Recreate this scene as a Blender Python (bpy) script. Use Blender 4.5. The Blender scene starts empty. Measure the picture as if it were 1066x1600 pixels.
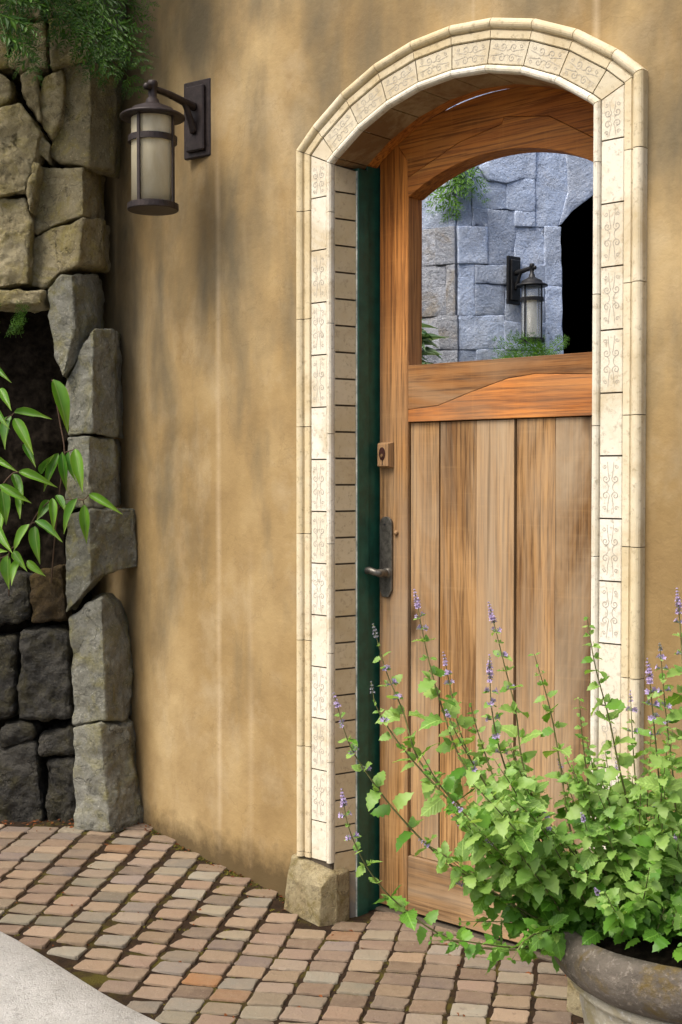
import bpy, bmesh, math, random
from math import sin, cos, pi, radians, sqrt, atan2
from mathutils import Vector, Matrix, noise, Euler

S = bpy.context.scene
COL = S.collection
random.seed(7)

# ------------------------------------------------------------------ camera, sky, sun, exposure
FPX, CAMH = 2000.0, 1.35                      # focal length in photo pixels, eye height
PITCH = math.atan(55 / FPX)
cam_d = bpy.data.cameras.new('camera')
cam = bpy.data.objects.new('camera', cam_d); COL.objects.link(cam)
cam.location = (0, 0, CAMH); cam.rotation_euler = (pi / 2 - PITCH, 0, 0)
cam_d.sensor_fit = 'VERTICAL'; cam_d.sensor_height = 36.0; cam_d.sensor_width = 24.0
cam_d.lens = 36.0 * FPX / 1600.0
cam_d.clip_start = 0.05; cam_d.clip_end = 500
S.camera = cam

SUN_DIR = Vector((-0.66, -0.50, 1.25)).normalized()       # towards the sun
w = bpy.data.worlds.new('World'); S.world = w; w.use_nodes = True
nt = w.node_tree; nt.nodes.clear()
sky = nt.nodes.new('ShaderNodeTexSky'); sky.sky_type = 'NISHITA'; sky.sun_disc = False
sky.sun_elevation = math.asin(SUN_DIR.z); sky.sun_rotation = atan2(SUN_DIR.x, SUN_DIR.y)
sky.air_density = 1.0; sky.dust_density = 6.0; sky.ozone_density = 1.0
bg = nt.nodes.new('ShaderNodeBackground'); bg.inputs['Strength'].default_value = 0.1
wo = nt.nodes.new('ShaderNodeOutputWorld')
nt.links.new(sky.outputs[0], bg.inputs[0]); nt.links.new(bg.outputs[0], wo.inputs[0])
sd = bpy.data.lights.new('sun', 'SUN'); sd.energy = 1.5; sd.angle = radians(32); sd.color = (1.0, 0.965, 0.91)
sun = bpy.data.objects.new('sun', sd); COL.objects.link(sun)
sun.rotation_euler = SUN_DIR.to_track_quat('Z', 'Y').to_euler(); sun.location = (-4, -5, 8)
S.view_settings.view_transform = 'Standard'; S.view_settings.look = 'None'
S.view_settings.exposure = 1.15; S.view_settings.gamma = 1.0; S.view_settings.use_curve_mapping = False

# ------------------------------------------------------------------ geometry of the place
OX, OY = 0.318, 3.71                           # middle of the doorway on the wall line
UX, UY = 0.745, -0.667
_l = sqrt(UX * UX + UY * UY); UX /= _l; UY /= _l
ROT = atan2(UY, UX)                            # wall-local x runs along the wall, local y into it
LOC = Matrix.Translation((OX, OY, 0)) @ Matrix.Rotation(ROT, 4, 'Z')
RC = 4.0                                       # radius of the curved wall beyond the doorway
PLV = -0.020                                   # plaster face stands back from the stone face

def curve(u, y):
    """wall-local (along, inward) -> straight wall-local coordinates, bending the wall away at both sides"""
    a0 = 0.64
    if abs(u) <= a0: return u, y
    s = 1 if u > 0 else -1
    a = (abs(u) - a0) / RC
    return s * (a0 + (RC - y) * sin(a)), RC - (RC - y) * cos(a)

def smooth(a, b, t):
    t = max(0, min(1, (t - a) / (b - a))); return t * t * (3 - 2 * t)

def wall_uv(X, Y):
    dx, dy = X - OX, Y - OY
    return dx * UX + dy * UY, -dx * UY + dy * UX      # u, inward y

def gz(X, Y):
    u, _ = wall_uv(X, Y)
    return 0.035 - 0.035 * smooth(-1.6, -1.0, u) - 0.06 * smooth(-1.08, -0.40, u)

def at(px, py, Y):
    """photo pixel -> the point of the place at depth Y along the view"""
    a, b = (px - 533) / FPX, (800 - py) / FPX
    d = Vector((a, b * sin(PITCH) + cos(PITCH), b * cos(PITCH) - sin(PITCH)))
    return Vector((0, 0, CAMH)) + d * (Y / d.y)

def plaster_depth(px):
    lo, hi = -3.0, -0.4
    for _ in range(40):
        m = (lo + hi) / 2
        x, y = curve(m, -PLV); p = LOC @ Vector((x, y, 0))
        if 533 + FPX * p.x / p.y < px: lo = m
        else: hi = m
    x, y = curve(lo, -PLV); return (LOC @ Vector((x, y, 0))).y

# ------------------------------------------------------------------ object helpers
def link(o):
    COL.objects.link(o); return o
def par(ch, p):
    ch.parent = p
    ch.matrix_parent_inverse = p.matrix_basis.inverted()
    return ch
def tag(o, label=None, cat=None, group=None, kind=None):
    if label: o['label'] = label
    if cat: o['category'] = cat
    if group: o['group'] = group
    if kind: o['kind'] = kind
    return o
def empty(name, loc, label, cat, group=None, rz=0):
    o = link(bpy.data.objects.new(name, None)); o.location = loc; o.rotation_euler = (0, 0, rz)
    o.empty_display_size = 0.1
    return tag(o, label, cat, group)
def mesh(name, verts, faces, smooth_=False):
    me = bpy.data.meshes.new(name); me.from_pydata([tuple(v) for v in verts], [], faces); me.validate(); me.update()
    if smooth_: me.polygons.foreach_set('use_smooth', [True] * len(me.polygons))
    return me
def obj(name, me, mat, parent=None, mtx=None):
    o = link(bpy.data.objects.new(name, me))
    if mat is not None and not me.materials: me.materials.append(mat)
    if mtx is not None: o.matrix_basis = mtx
    if parent is not None: par(o, parent)
    return o
def bm_mesh(name, bm, smooth_=False):
    me = bpy.data.meshes.new(name); bmesh.ops.recalc_face_normals(bm, faces=bm.faces); bm.to_mesh(me); bm.free()
    if smooth_: me.polygons.foreach_set('use_smooth', [True] * len(me.polygons))
    return me
def box_bm(x0, x1, y0, y1, z0, z1, bev=0.0, seg=1, bm=None):
    own = bm is None
    bm = bm or bmesh.new()
    v = [bm.verts.new(c) for c in ((x0,y0,z0),(x1,y0,z0),(x1,y1,z0),(x0,y1,z0),(x0,y0,z1),(x1,y0,z1),(x1,y1,z1),(x0,y1,z1))]
    fs = [bm.faces.new([v[i] for i in f]) for f in ((0,3,2,1),(4,5,6,7),(0,1,5,4),(1,2,6,5),(2,3,7,6),(3,0,4,7))]
    if bev:
        es = list({e for f in fs for e in f.edges})
        bmesh.ops.bevel(bm, geom=es, offset=bev, segments=seg, affect='EDGES', profile=0.6)
    return bm
def prism_bm(poly, y0, y1, bev=0.0, seg=1):
    """poly in (x,z), extruded along y"""
    bm = bmesh.new()
    a = [bm.verts.new((x, y0, z)) for x, z in poly]; b = [bm.verts.new((x, y1, z)) for x, z in poly]
    n = len(poly)
    bm.faces.new(a); bm.faces.new(b[::-1])
    for i in range(n): bm.faces.new((a[i], b[i], b[(i+1) % n], a[(i+1) % n]))
    bmesh.ops.recalc_face_normals(bm, faces=bm.faces)
    if bev: bmesh.ops.bevel(bm, geom=list(bm.edges), offset=bev, segments=seg, affect='EDGES', profile=0.6)
    return bm
def lathe_vf(prof, n=24, axis=(0, 0)):
    V, F = [], []
    for r, z in prof:
        for i in range(n):
            a = 2 * pi * i / n; V.append((axis[0] + r * cos(a), axis[1] + r * sin(a), z))
    m = len(prof)
    for j in range(m - 1):
        for i in range(n):
            k = (i + 1) % n
            F.append((j*n+i, j*n+k, (j+1)*n+k, (j+1)*n+i))
    return V, F
def tube_vf(pts, rad, n=6, V=None, F=None, cap=True):
    V = [] if V is None else V; F = [] if F is None else F
    pts = [Vector(p) for p in pts]; m = len(pts); base = len(V)
    prev = None
    for i, p in enumerate(pts):
        t = (pts[min(i+1, m-1)] - pts[max(i-1, 0)]).normalized()
        ref = Vector((0, 0, 1)) if abs(t.z) < 0.9 else Vector((1, 0, 0))
        a = prev if prev is not None else t.cross(ref)
        a = (a - t * a.dot(t)).normalized(); prev = a; b = t.cross(a)
        r = rad[i] if isinstance(rad, (list, tuple)) else rad
        for k in range(n):
            q = 2 * pi * k / n; V.append(p + (a * cos(q) + b * sin(q)) * r)
    for i in range(m - 1):
        for k in range(n):
            l = (k + 1) % n
            F.append((base+i*n+k, base+i*n+l, base+(i+1)*n+l, base+(i+1)*n+k))
    if cap:
        F.append(tuple(base + k for k in range(n))[::-1]); F.append(tuple(base + (m-1)*n + k for k in range(n)))
    return V, F
def catmull(P, k=5):
    P = [Vector(p) for p in P]; out = []
    Q = [P[0] * 2 - P[1]] + P + [P[-1] * 2 - P[-2]]
    for i in range(1, len(Q) - 2):
        for j in range(k):
            t = j / k; a, b, c, d = Q[i-1], Q[i], Q[i+1], Q[i+2]
            out.append(0.5 * ((2*b) + (c-a)*t + (2*a-5*b+4*c-d)*t*t + (3*b-a-3*c+d)*t*t*t))
    out.append(P[-1]); return out

# ------------------------------------------------------------------ material helpers
class NT:
    def __init__(s, name, rough=0.8, spec=0.3):
        s.m = bpy.data.materials.new(name); s.m.use_nodes = True; s.t = s.m.node_tree
        s.b = s.t.nodes['Principled BSDF']; s.out = s.t.nodes['Material Output']
        s.b.inputs['Roughness'].default_value = rough
        s.b.inputs['Specular IOR Level'].default_value = spec
        s.tc = s.n('TexCoord'); s.P = s.tc.outputs['Object']
    def n(s, kind, **kw):
        d = s.t.nodes.new('ShaderNode' + kind)
        for k, v in kw.items(): setattr(d, k, v)
        return d
    def l(s, a, b): s.t.links.new(a, b)
    def put(s, sock, v):
        if isinstance(v, bpy.types.NodeSocket): s.l(v, sock)
        else: sock.default_value = v
    def mapping(s, scale=(1, 1, 1), rot=(0, 0, 0), off=(0, 0, 0), src=None):
        d = s.n('Mapping'); d.inputs['Scale'].default_value = scale; d.inputs['Rotation'].default_value = rot
        s.put(d.inputs['Location'], off); s.l(src or s.P, d.inputs[0]); return d.outputs[0]
    def noise(s, scale=5, det=5, rough=0.6, dist=0.0, src=None, col=False):
        d = s.n('TexNoise'); d.inputs['Scale'].default_value = scale; d.inputs['Detail'].default_value = det
        d.inputs['Roughness'].default_value = rough; d.inputs['Distortion'].default_value = dist
        s.l(src or s.P, d.inputs['Vector']); return d.outputs[1 if col else 0]
    def voronoi(s, scale=5, feat='F1', src=None, out=0):
        d = s.n('TexVoronoi', feature=feat); d.inputs['Scale'].default_value = scale
        s.l(src or s.P, d.inputs['Vector']); return d.outputs[out]
    def ramp(s, f, stops):
        d = s.n('ValToRGB'); e = d.color_ramp.elements
        while len(e) < len(stops): e.new(0.5)
        for el, (p, c) in zip(e, stops):
            el.position = p; el.color = (c, c, c, 1) if isinstance(c, (int, float)) else (*c, 1)
        s.l(f, d.inputs[0]); return d.outputs[0]
    def mix(s, f, a, b, mode='MIX'):
        d = s.n('Mix', data_type='RGBA', blend_type=mode)
        s.put(d.inputs[0], f)
        for k, v in ((6, a), (7, b)):
            if isinstance(v, tuple) and len(v) == 3: v = (*v, 1)
            s.put(d.inputs[k], v)
        return d.outputs[2]
    def math(s, op, a, b=0.5, clamp=False):
        d = s.n('Math', operation=op, use_clamp=clamp); s.put(d.inputs[0], a); s.put(d.inputs[1], b); return d.outputs[0]
    def xyz(s, src=None):
        d = s.n('SeparateXYZ'); s.l(src or s.P, d.inputs[0]); return d.outputs
    def rnd(s):
        return s.n('ObjectInfo').outputs['Random']
    def n_frac(s):
        return s.math('FRACT', s.math('MULTIPLY', s.rnd(), 17.31))
    def island(s):
        return s.n('NewGeometry').outputs['Random Per Island']
    def bump(s, h, strength=0.3, dist=0.01, base=None):
        d = s.n('Bump'); d.inputs['Strength'].default_value = strength; d.inputs['Distance'].default_value = dist
        s.l(h, d.inputs['Height'])
        if base is not None: s.l(base, d.inputs['Normal'])
        return d.outputs[0]
    def fin(s, col, nrm=None, rough=None):
        s.put(s.b.inputs['Base Color'], (*col, 1) if isinstance(col, tuple) else col)
        if nrm is not None: s.l(nrm, s.b.inputs['Normal'])
        if rough is not None: s.put(s.b.inputs['Roughness'], rough)
        return s.m
    def n_warp(s, sc=3.0, amt=0.35):
        nz = s.noise(sc, 5, 0.65, col=True); d = s.n('VectorMath', operation='SCALE'); s.l(nz, d.inputs[0]); d.inputs['Scale'].default_value = amt
        e = s.n('VectorMath', operation='ADD'); s.l(s.P, e.inputs[0]); s.l(d.outputs[0], e.inputs[1]); return e.outputs[0]
    def shifted(s, k=13.7):
        """object coordinates moved by a per-object random amount"""
        r = s.math('MULTIPLY', s.rnd(), k)
        c = s.n('CombineXYZ'); s.l(r, c.inputs[0]); s.l(r, c.inputs[1]); s.l(r, c.inputs[2])
        d = s.n('VectorMath', operation='ADD'); s.l(s.P, d.inputs[0]); s.l(c.outputs[0], d.inputs[1]); return d.outputs[0]

def m_plaster():
    t = NT('ochre_plaster', 0.85, 0.25)
    big = t.noise(2.0, 3, 0.55, 0.3, t.mapping((1, 1, 0.7)))
    mid = t.noise(7, 5, 0.6, 0.2, t.mapping((1, 1, 0.7)))
    c = t.ramp(big, [(0.30, (0.215, 0.141, 0.055)), (0.48, (0.312, 0.214, 0.092)), (0.70, (0.405, 0.298, 0.147))])
    c = t.mix(t.ramp(mid, [(0.40, 0.0), (0.72, 0.5)]), c, (0.195, 0.124, 0.052))
    c = t.mix(t.ramp(t.noise(4.5, 5, 0.65, 0.2, t.mapping((1, 1, 0.8), off=(7, 3, 5))), [(0.50, 0.0), (0.72, 0.55)]), c, (0.41, 0.325, 0.195))
    # grey stains drawn downwards, denser near the top with tree shade painted in
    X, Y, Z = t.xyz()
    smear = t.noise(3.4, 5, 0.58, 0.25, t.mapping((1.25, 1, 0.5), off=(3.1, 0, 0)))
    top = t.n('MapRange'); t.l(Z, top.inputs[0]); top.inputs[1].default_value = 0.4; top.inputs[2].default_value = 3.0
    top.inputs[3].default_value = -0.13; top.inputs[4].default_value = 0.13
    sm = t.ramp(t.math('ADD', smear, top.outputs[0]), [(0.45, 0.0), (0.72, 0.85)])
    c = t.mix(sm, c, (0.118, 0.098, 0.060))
    # lime streaks under fixings and joints
    def streak(u0, wd, z1, amt, c):
        g = t.math('ABSOLUTE', t.math('SUBTRACT', t.math('ADD', X, t.math('MULTIPLY', t.noise(1.5, 2, 0.5), 0.02)), u0 + 0.01))
        g = t.math('SUBTRACT', 1.0, t.math('DIVIDE', g, wd), clamp=True)
        low = t.n('MapRange'); t.l(Z, low.inputs[0]); low.inputs[1].default_value = z1; low.inputs[2].default_value = z1 - 0.15
        g = t.math('MULTIPLY', g, low.outputs[0], clamp=True)
        br = t.ramp(t.noise(4, 4, 0.6, 0, t.mapping((0.2, 0.2, 1.0))), [(0.3, 0.2), (0.65, 1.0)])
        g = t.math('MULTIPLY', t.math('MULTIPLY', g, br), amt)
        return t.mix(g, c, (0.60, 0.48, 0.31))
    c = streak(-1.03, 0.020, 2.50, 0.42, c); c = streak(-0.86, 0.02, 1.15, 0.22, c)
    c = streak(0.46, 0.016, 4.0, 0.5, c); c = streak(0.06, 0.010, 4.0, 0.3, c)
    # damp dirt and moss along the ground
    low = t.math('SUBTRACT', 0.10, t.math('SUBTRACT', Z, t.math('MULTIPLY', t.noise(22, 4, 0.7), 0.13)))
    c = t.mix(t.ramp(t.math('MULTIPLY', low, 7.0), [(0.25, 0.0), (0.95, 0.9)]), c, (0.075, 0.05, 0.02))
    crk = t.voronoi(2.6, 'DISTANCE_TO_EDGE', t.mapping(off=(0, 0, 0)) if False else t.n_warp())
    c = t.mix(t.ramp(crk, [(0.0, 0.22), (0.006, 0.0)]), c, (0.13, 0.085, 0.035))
    f = t.noise(160, 4, 0.7); g2 = t.noise(14, 4, 0.6)
    n = t.bump(f, 0.16, 0.004); n = t.bump(g2, 0.22, 0.02, n)
    return t.fin(c, n)

def m_cream(name, a, b, k, grime=0.5):
    """cast limestone: a..b per piece"""
    t = NT(name, 0.7, 0.3); P = t.shifted()
    c = t.ramp(t.rnd(), [(0.0, a), (0.5, k), (1.0, b)])
    blot = t.noise(14, 5, 0.65, 0.4, P)
    c = t.mix(t.ramp(blot, [(0.38, 0.0), (0.7, 0.75)]), c, t.ramp(t.noise(5, 3, 0.5, 0, P), [(0.3, b), (0.7, a)]))
    sp = t.noise(60, 5, 0.7, 0.2, P)
    c = t.mix(t.ramp(sp, [(0.54, 0.0), (0.72, grime)]), c, (0.20, 0.15, 0.085))
    c = t.mix(t.ramp(t.noise(4.5, 5, 0.7, 0.6), [(0.47, 0.0), (0.68, 0.65)]), c, (0.43, 0.33, 0.175))
    n = t.bump(t.noise(90, 5, 0.7, 0, P), 0.25, 0.003); n = t.bump(t.noise(18, 3, 0.5, 0, P), 0.3, 0.006, n)
    return t.fin(c, n)

def m_stone(name, cols, lichen=None, grime=(0.03, 0.028, 0.022), rough=0.85, ga=0.8, spec=0.25, bs=0.9, scale=1.0, cracks=False):
    t = NT(name, rough, spec); P = t.shifted(5.0)
    c = t.ramp(t.noise(6 * scale, 6, 0.65, 0.5, P), [(0.3, cols[0]), (0.5, cols[1]), (0.7, cols[2])])
    tone = t.ramp(t.rnd(), [(0.0, 0.72), (1.0, 1.2)])
    c = t.mix(1.0, c, tone, 'MULTIPLY')
    if lichen:
        c = t.mix(t.ramp(t.noise(9 * scale, 5, 0.7, 0.6, P), [(0.48, 0.0), (0.66, 0.8)]), c, lichen)
    gr = t.noise(15 * scale, 6, 0.75, 0.8, P)
    c = t.mix(t.ramp(gr, [(0.56, 0.0), (0.74, ga)]), c, grime)
    c = t.mix(t.ramp(t.noise(130 * scale, 3, 0.6, 0, P), [(0.60, 0.0), (0.75, 0.55)]), c, tuple(min(1, x * 1.8 + .02) for x in cols[2]))
    c = t.mix(t.ramp(t.noise(40 * scale, 6, 0.75, 0.5, P), [(0.32, 0.75), (0.47, 0.0)]), c, tuple(x * 0.45 for x in cols[0]))
    if cracks:
        ck = t.voronoi(4.2, 'DISTANCE_TO_EDGE', t.n_warp(4.0, 0.30)); msk = t.ramp(t.noise(3.0, 3, 0.5, 0, P), [(0.50, 0.0), (0.66, 1.0)])
        cf = t.math('MULTIPLY', t.ramp(ck, [(0.0, 0.8), (0.013, 0.0)]), msk)
        c = t.mix(cf, c, tuple(x * 0.22 for x in cols[0]))
    h1 = t.noise(28 * scale, 8, 0.72, 0.3, P); h2 = t.noise(110 * scale, 5, 0.7, 0, P)
    n = t.bump(h1, bs, 0.05 / scale); n = t.bump(h2, 0.8, 0.010, n)
    if cracks: n = t.bump(t.math('SUBTRACT', 1.0, cf), 0.8, 0.02, n)
    return t.fin(c, n)

def m_wood(name, cols, grey, horiz=False, greyamt=0.5, wear=None, oil=False):
    t = NT(name, 0.62, 0.25)
    P0 = t.shifted(9.0)
    sc = (0.8, 7, 7) if horiz else (7, 7, 0.8)
    sf = (3.0, 120, 120) if horiz else (120, 120, 3.0)
    warp = t.noise(1.6, 3, 0.5, 0.0, P0)
    # growth rings: distorted bands across the board
    rings = t.n('TexWave', wave_type='BANDS', bands_direction='Z' if horiz else 'X', wave_profile='SAW')
    rings.inputs['Scale'].default_value = 7.5; rings.inputs['Distortion'].default_value = 9.0
    rings.inputs['Detail'].default_value = 3.0; rings.inputs['Detail Scale'].default_value = 0.55
    t.l(t.mapping((0.28, 1, 1.0) if horiz else (1.0, 1, 0.28), src=P0), rings.inputs[0])
    fib = t.noise(1.0, 6, 0.7, 0.1, t.mapping(sf, src=P0))
    brd = t.noise(1.0, 4, 0.6, 0.8, t.mapping(sc, src=P0))
    c = t.ramp(brd, [(0.22, cols[0]), (0.46, cols[1]), (0.78, cols[2])])
    c = t.mix(t.ramp(rings.outputs[1], [(0.0, 0.0), (0.75, 0.12), (1.0, 0.55)]), c, cols[0])
    c = t.mix(t.ramp(fib, [(0.38, 0.85), (0.54, 0.0)]), c, tuple(x * 0.55 for x in cols[0]))
    tone = t.ramp(t.rnd(), [(0.0, 0.76), (1.0, 1.2)]); c = t.mix(1.0, c, tone, 'MULTIPLY')
    c = t.mix(1.0, c, t.ramp(t.noise(1.0, 4, 0.6, 0.5, t.mapping((1.2, 2.2, 2.2) if horiz else (2.2, 2.2, 1.2), src=P0)), [(0.33, (0.48, 0.41, 0.36)), (0.58, (1.12, 1.06, 1.0))]), 'MULTIPLY')
    gw = t.ramp(t.noise(1.0, 5, 0.65, 1.2, t.mapping((0.7, 3, 3) if horiz else (3, 3, 0.7), src=P0)), [(0.42, 0.0), (0.68, greyamt)])
    if wear:                                    # sun-bleached and rained on below this height
        Z = t.xyz()[2]; mr = t.n('MapRange'); t.l(Z, mr.inputs[0])
        mr.inputs[1].default_value = wear[0]; mr.inputs[2].default_value = wear[1]
        mr.inputs[3].default_value = 0.15; mr.inputs[4].default_value = 1.0
        gw = t.math('MULTIPLY', gw, mr.outputs[0])
    c = t.mix(gw, c, grey)
    # saw marks across the grain
    saw = t.noise(1.0, 3, 0.7, 0, t.mapping((55, 3, 3) if horiz else (3, 3, 55), src=P0))
    c = t.mix(t.ramp(saw, [(0.55, 0.0), (0.8, 0.12)]), c, tuple(min(1, x * 1.3) for x in cols[2]))
    if oil:
        Z = t.xyz()[2]; mr = t.n('MapRange'); t.l(t.math('ADD', Z, t.math('MULTIPLY', t.noise(3, 3, 0.5), 0.5)), mr.inputs[0])
        mr.inputs[1].default_value = 1.55; mr.inputs[2].default_value = 2.5
        c = t.mix(mr.outputs[0], c, t.mix(1.0, c, (1.25, 0.78, 0.34), 'MULTIPLY'))
    crk = t.noise(1.0, 3, 0.5, 0.3, t.mapping((0.6, 48, 48) if horiz else (48, 48, 0.6), src=P0))
    c = t.mix(t.ramp(crk, [(0.69, 0.0), (0.74, 0.6)]), c, tuple(x * 0.3 for x in cols[0]))
    # knots
    kn = t.voronoi(1.0, src=t.mapping((1.6, 3.2, 5.0) if horiz else (5.0, 3.2, 1.6), src=P0))
    c = t.mix(t.ramp(kn, [(0.05, 0.9), (0.13, 0.0)]), c, tuple(x * 0.35 for x in cols[0]))
    n = t.bump(fib, 0.35, 0.003); n = t.bump(rings.outputs[1], 0.12, 0.003, n)
    return t.fin(c, n)

def m_leaf(name, a, b, tip=None, tr=0.35, rough=0.45, spec=0.4, veins=False):
    t = NT(name, rough, spec)
    r = t.math('FRACT', t.math('ADD', t.rnd(), t.island()))
    c = t.ramp(r, [(0.0, a), (0.55, tuple((x + y) / 2 for x, y in zip(a, b))), (1.0, b)])
    if name == 'bamboo_leaf':
        x_, y_, z_ = t.xyz()
        c = t.mix(t.ramp(x_, [(0.55, 0.0), (1.0, 0.6)]), c, (0.24, 0.32, 0.03))
        yy = t.math('ABSOLUTE', y_); c = t.mix(t.ramp(yy, [(0.0, 0.7), (0.05, 0.0)]), c, (0.30, 0.45, 0.10))
        c = t.mix(t.ramp(yy, [(0.40, 0.0), (0.46, 0.7)]), c, (0.32, 0.38, 0.08))
    if tip: c = t.mix(t.ramp(t.noise(55, 3, 0.6), [(0.55, 0.0), (0.8, 0.6)]), c, tip)
    ab = t.n('Math', operation='ABSOLUTE'); t.l(t.xyz()[1], ab.inputs[0])
    if veins:
        X = t.xyz()[0]; q = t.math('SUBTRACT', X, ab.outputs[0]); wv = t.math('SINE', t.math('MULTIPLY', q, 42.0))
        c = t.mix(t.ramp(wv, [(0.80, 0.0), (1.0, 0.17)]), c, tuple(min(1, x*1.5 + .02) for x in b))
        c = t.mix(t.ramp(ab.outputs[0], [(0.0, 0.6), (0.035, 0.0)]), c, tuple(min(1, x*1.6 + .03) for x in b))
        t.fin(c, t.bump(t.math('ADD', wv, t.noise(14, 3, 0.6)), 0.2, 0.02))
    else: t.fin(c, t.bump(t.noise(220, 3, 0.6), 0.25, 0.002))
    tl = t.n('BsdfTranslucent'); t.l(t.mix(1.0, c, (1.0, 1.0, 0.45), 'MULTIPLY'), tl.inputs[0])
    ms = t.n('MixShader'); ms.inputs[0].default_value = tr
    t.l(t.b.outputs[0], ms.inputs[1]); t.l(tl.outputs[0], ms.inputs[2]); t.l(ms.outputs[0], t.out.inputs[0])
    return t.m

def m_plain(name, col, rough=0.6, metal=0.0, spec=0.4, var=0.25, sc=30, bump=0.15):
    t = NT(name, rough, spec); t.b.inputs['Metallic'].default_value = metal
    n = t.noise(sc, 5, 0.65, 0.2)
    c = t.mix(t.ramp(n, [(0.35, 0.0), (0.7, 1.0)]), tuple(x * (1 - var) for x in col), tuple(min(1, x * (1 + var)) for x in col))
    return t.fin(c, t.bump(t.noise(sc * 4, 4, 0.6), bump, 0.002))

M = {}
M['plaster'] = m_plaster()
M['mould'] = m_cream('ochre_limestone', (0.52, 0.41, 0.22), (0.67, 0.61, 0.47), (0.60, 0.51, 0.33), 0.7)
M['tile'] = m_cream('cream_limestone', (0.61, 0.555, 0.425), (0.70, 0.67, 0.575), (0.66, 0.61, 0.49), 0.7)
M['archtile'] = m_cream('beige_limestone', (0.50, 0.44, 0.315), (0.58, 0.525, 0.40), (0.54, 0.47, 0.32), 0.7)
M['reveal'] = m_cream('tan_stone_tile', (0.47, 0.385, 0.245), (0.53, 0.44, 0.29), (0.41, 0.32, 0.185), 0.7)
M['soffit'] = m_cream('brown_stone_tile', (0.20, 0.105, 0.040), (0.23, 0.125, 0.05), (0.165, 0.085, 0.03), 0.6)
M['greytile'] = m_cream('grey_stone_tile', (0.17, 0.16, 0.14), (0.19, 0.18, 0.16), (0.15, 0.14, 0.12), 0.6)
M['scroll'] = m_plain('scroll_stain', (0.40, 0.36, 0.29), 0.8, var=0.3, sc=60)
M['mortar'] = m_plain('grey_mortar', (0.075, 0.058, 0.038), 0.9)
M['plinth'] = m_stone('mossy_sandstone', [(0.30, 0.23, 0.12), (0.42, 0.35, 0.20), (0.50, 0.43, 0.27)], (0.22, 0.17, 0.05), (0.06, 0.045, 0.025), ga=0.7, scale=1.6)
M['lichen'] = m_stone('lichened_basalt', [(0.27, 0.225, 0.12), (0.40, 0.34, 0.195), (0.50, 0.44, 0.285)], (0.39, 0.32, 0.085), (0.05, 0.042, 0.03), ga=0.75, cracks=True)
M['greystone'] = m_stone('split_grey_basalt', [(0.21, 0.205, 0.16), (0.31, 0.305, 0.245), (0.40, 0.395, 0.335)], (0.29, 0.265, 0.10), (0.05, 0.05, 0.045), ga=0.6, cracks=True)
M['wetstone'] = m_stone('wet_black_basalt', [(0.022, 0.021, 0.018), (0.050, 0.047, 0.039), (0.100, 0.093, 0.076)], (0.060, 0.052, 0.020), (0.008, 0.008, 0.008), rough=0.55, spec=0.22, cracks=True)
M['skylit_stone'] = m_stone('skylight_tinted_granite', [(0.42, 0.52, 0.72), (0.52, 0.62, 0.81), (0.61, 0.70, 0.86)], (0.52, 0.58, 0.69), (0.10, 0.11, 0.14), ga=0.3, bs=0.35, scale=0.7)  # skylight blue of the open shade is painted into this stone's colour
M['tanstone'] = m_stone('stained_granite', [(0.33, 0.36, 0.42), (0.42, 0.45, 0.51), (0.50, 0.52, 0.56)], (0.30, 0.26, 0.20), (0.10, 0.085, 0.07), ga=0.5, bs=0.6, scale=0.7)
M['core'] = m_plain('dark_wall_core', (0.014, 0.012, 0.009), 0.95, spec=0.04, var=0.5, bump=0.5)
M['soil'] = m_plain('black_soil', (0.013, 0.010, 0.007), 0.95, spec=0.04, var=0.6, sc=40, bump=0.8)
W_UP = [(0.20, 0.056, 0.008), (0.45, 0.155, 0.022), (0.58, 0.26, 0.055)]
W_LO = [(0.14, 0.070, 0.024), (0.30, 0.172, 0.066), (0.43, 0.28, 0.13)]
M['wood_v'] = m_wood('weathered_cedar_upright', W_LO, (0.30, 0.215, 0.135), False, 0.85, (2.1, 1.3), True)
M['wood_p'] = m_wood('weathered_cedar_plank', W_LO, (0.37, 0.285, 0.185), False, 0.75)
M['wood_h'] = m_wood('oiled_cedar_rail', W_UP, (0.33, 0.22, 0.125), True, 0.45)
M['wood_hm'] = m_wood('half_weathered_cedar_rail', [(0.15, 0.060, 0.016), (0.32, 0.145, 0.042), (0.43, 0.235, 0.09)], (0.33, 0.23, 0.135), True, 0.7)
M['wood_hb'] = m_wood('weathered_cedar_rail', W_LO, (0.37, 0.285, 0.19), True, 0.7)
M['wood_t'] = m_wood('oiled_cedar_arch', W_UP, (0.36, 0.18, 0.07), True, 0.25)
M['wood_b'] = m_wood('cedar_block', [(0.22, 0.125, 0.055), (0.30, 0.18, 0.085), (0.37, 0.235, 0.12)], (0.33, 0.23, 0.135), False, 0.3)
M['green'] = m_plain('dark_green_paint', (0.010, 0.078, 0.052), 0.4, spec=0.5, var=0.3, sc=20)
M['iron'] = m_plain('dark_bronze', (0.032, 0.023, 0.021), 0.5, 0.4, var=0.4, sc=50)
M['black'] = m_plain('black_iron', (0.02, 0.02, 0.021), 0.45, 0.3, var=0.4, sc=50)
M['pewter'] = m_plain('pewter_bronze', (0.15, 0.14, 0.12), 0.4, 0.75, var=0.4, sc=60)
M['keyplate'] = m_plain('oxblood_bronze', (0.06, 0.022, 0.016), 0.5, 0.4)
M['concrete'] = m_stone('pale_concrete', [(0.48, 0.465, 0.42), (0.55, 0.535, 0.49), (0.61, 0.595, 0.55)], None, (0.30, 0.28, 0.24), ga=0.35, bs=0.25, scale=1.5)

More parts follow.
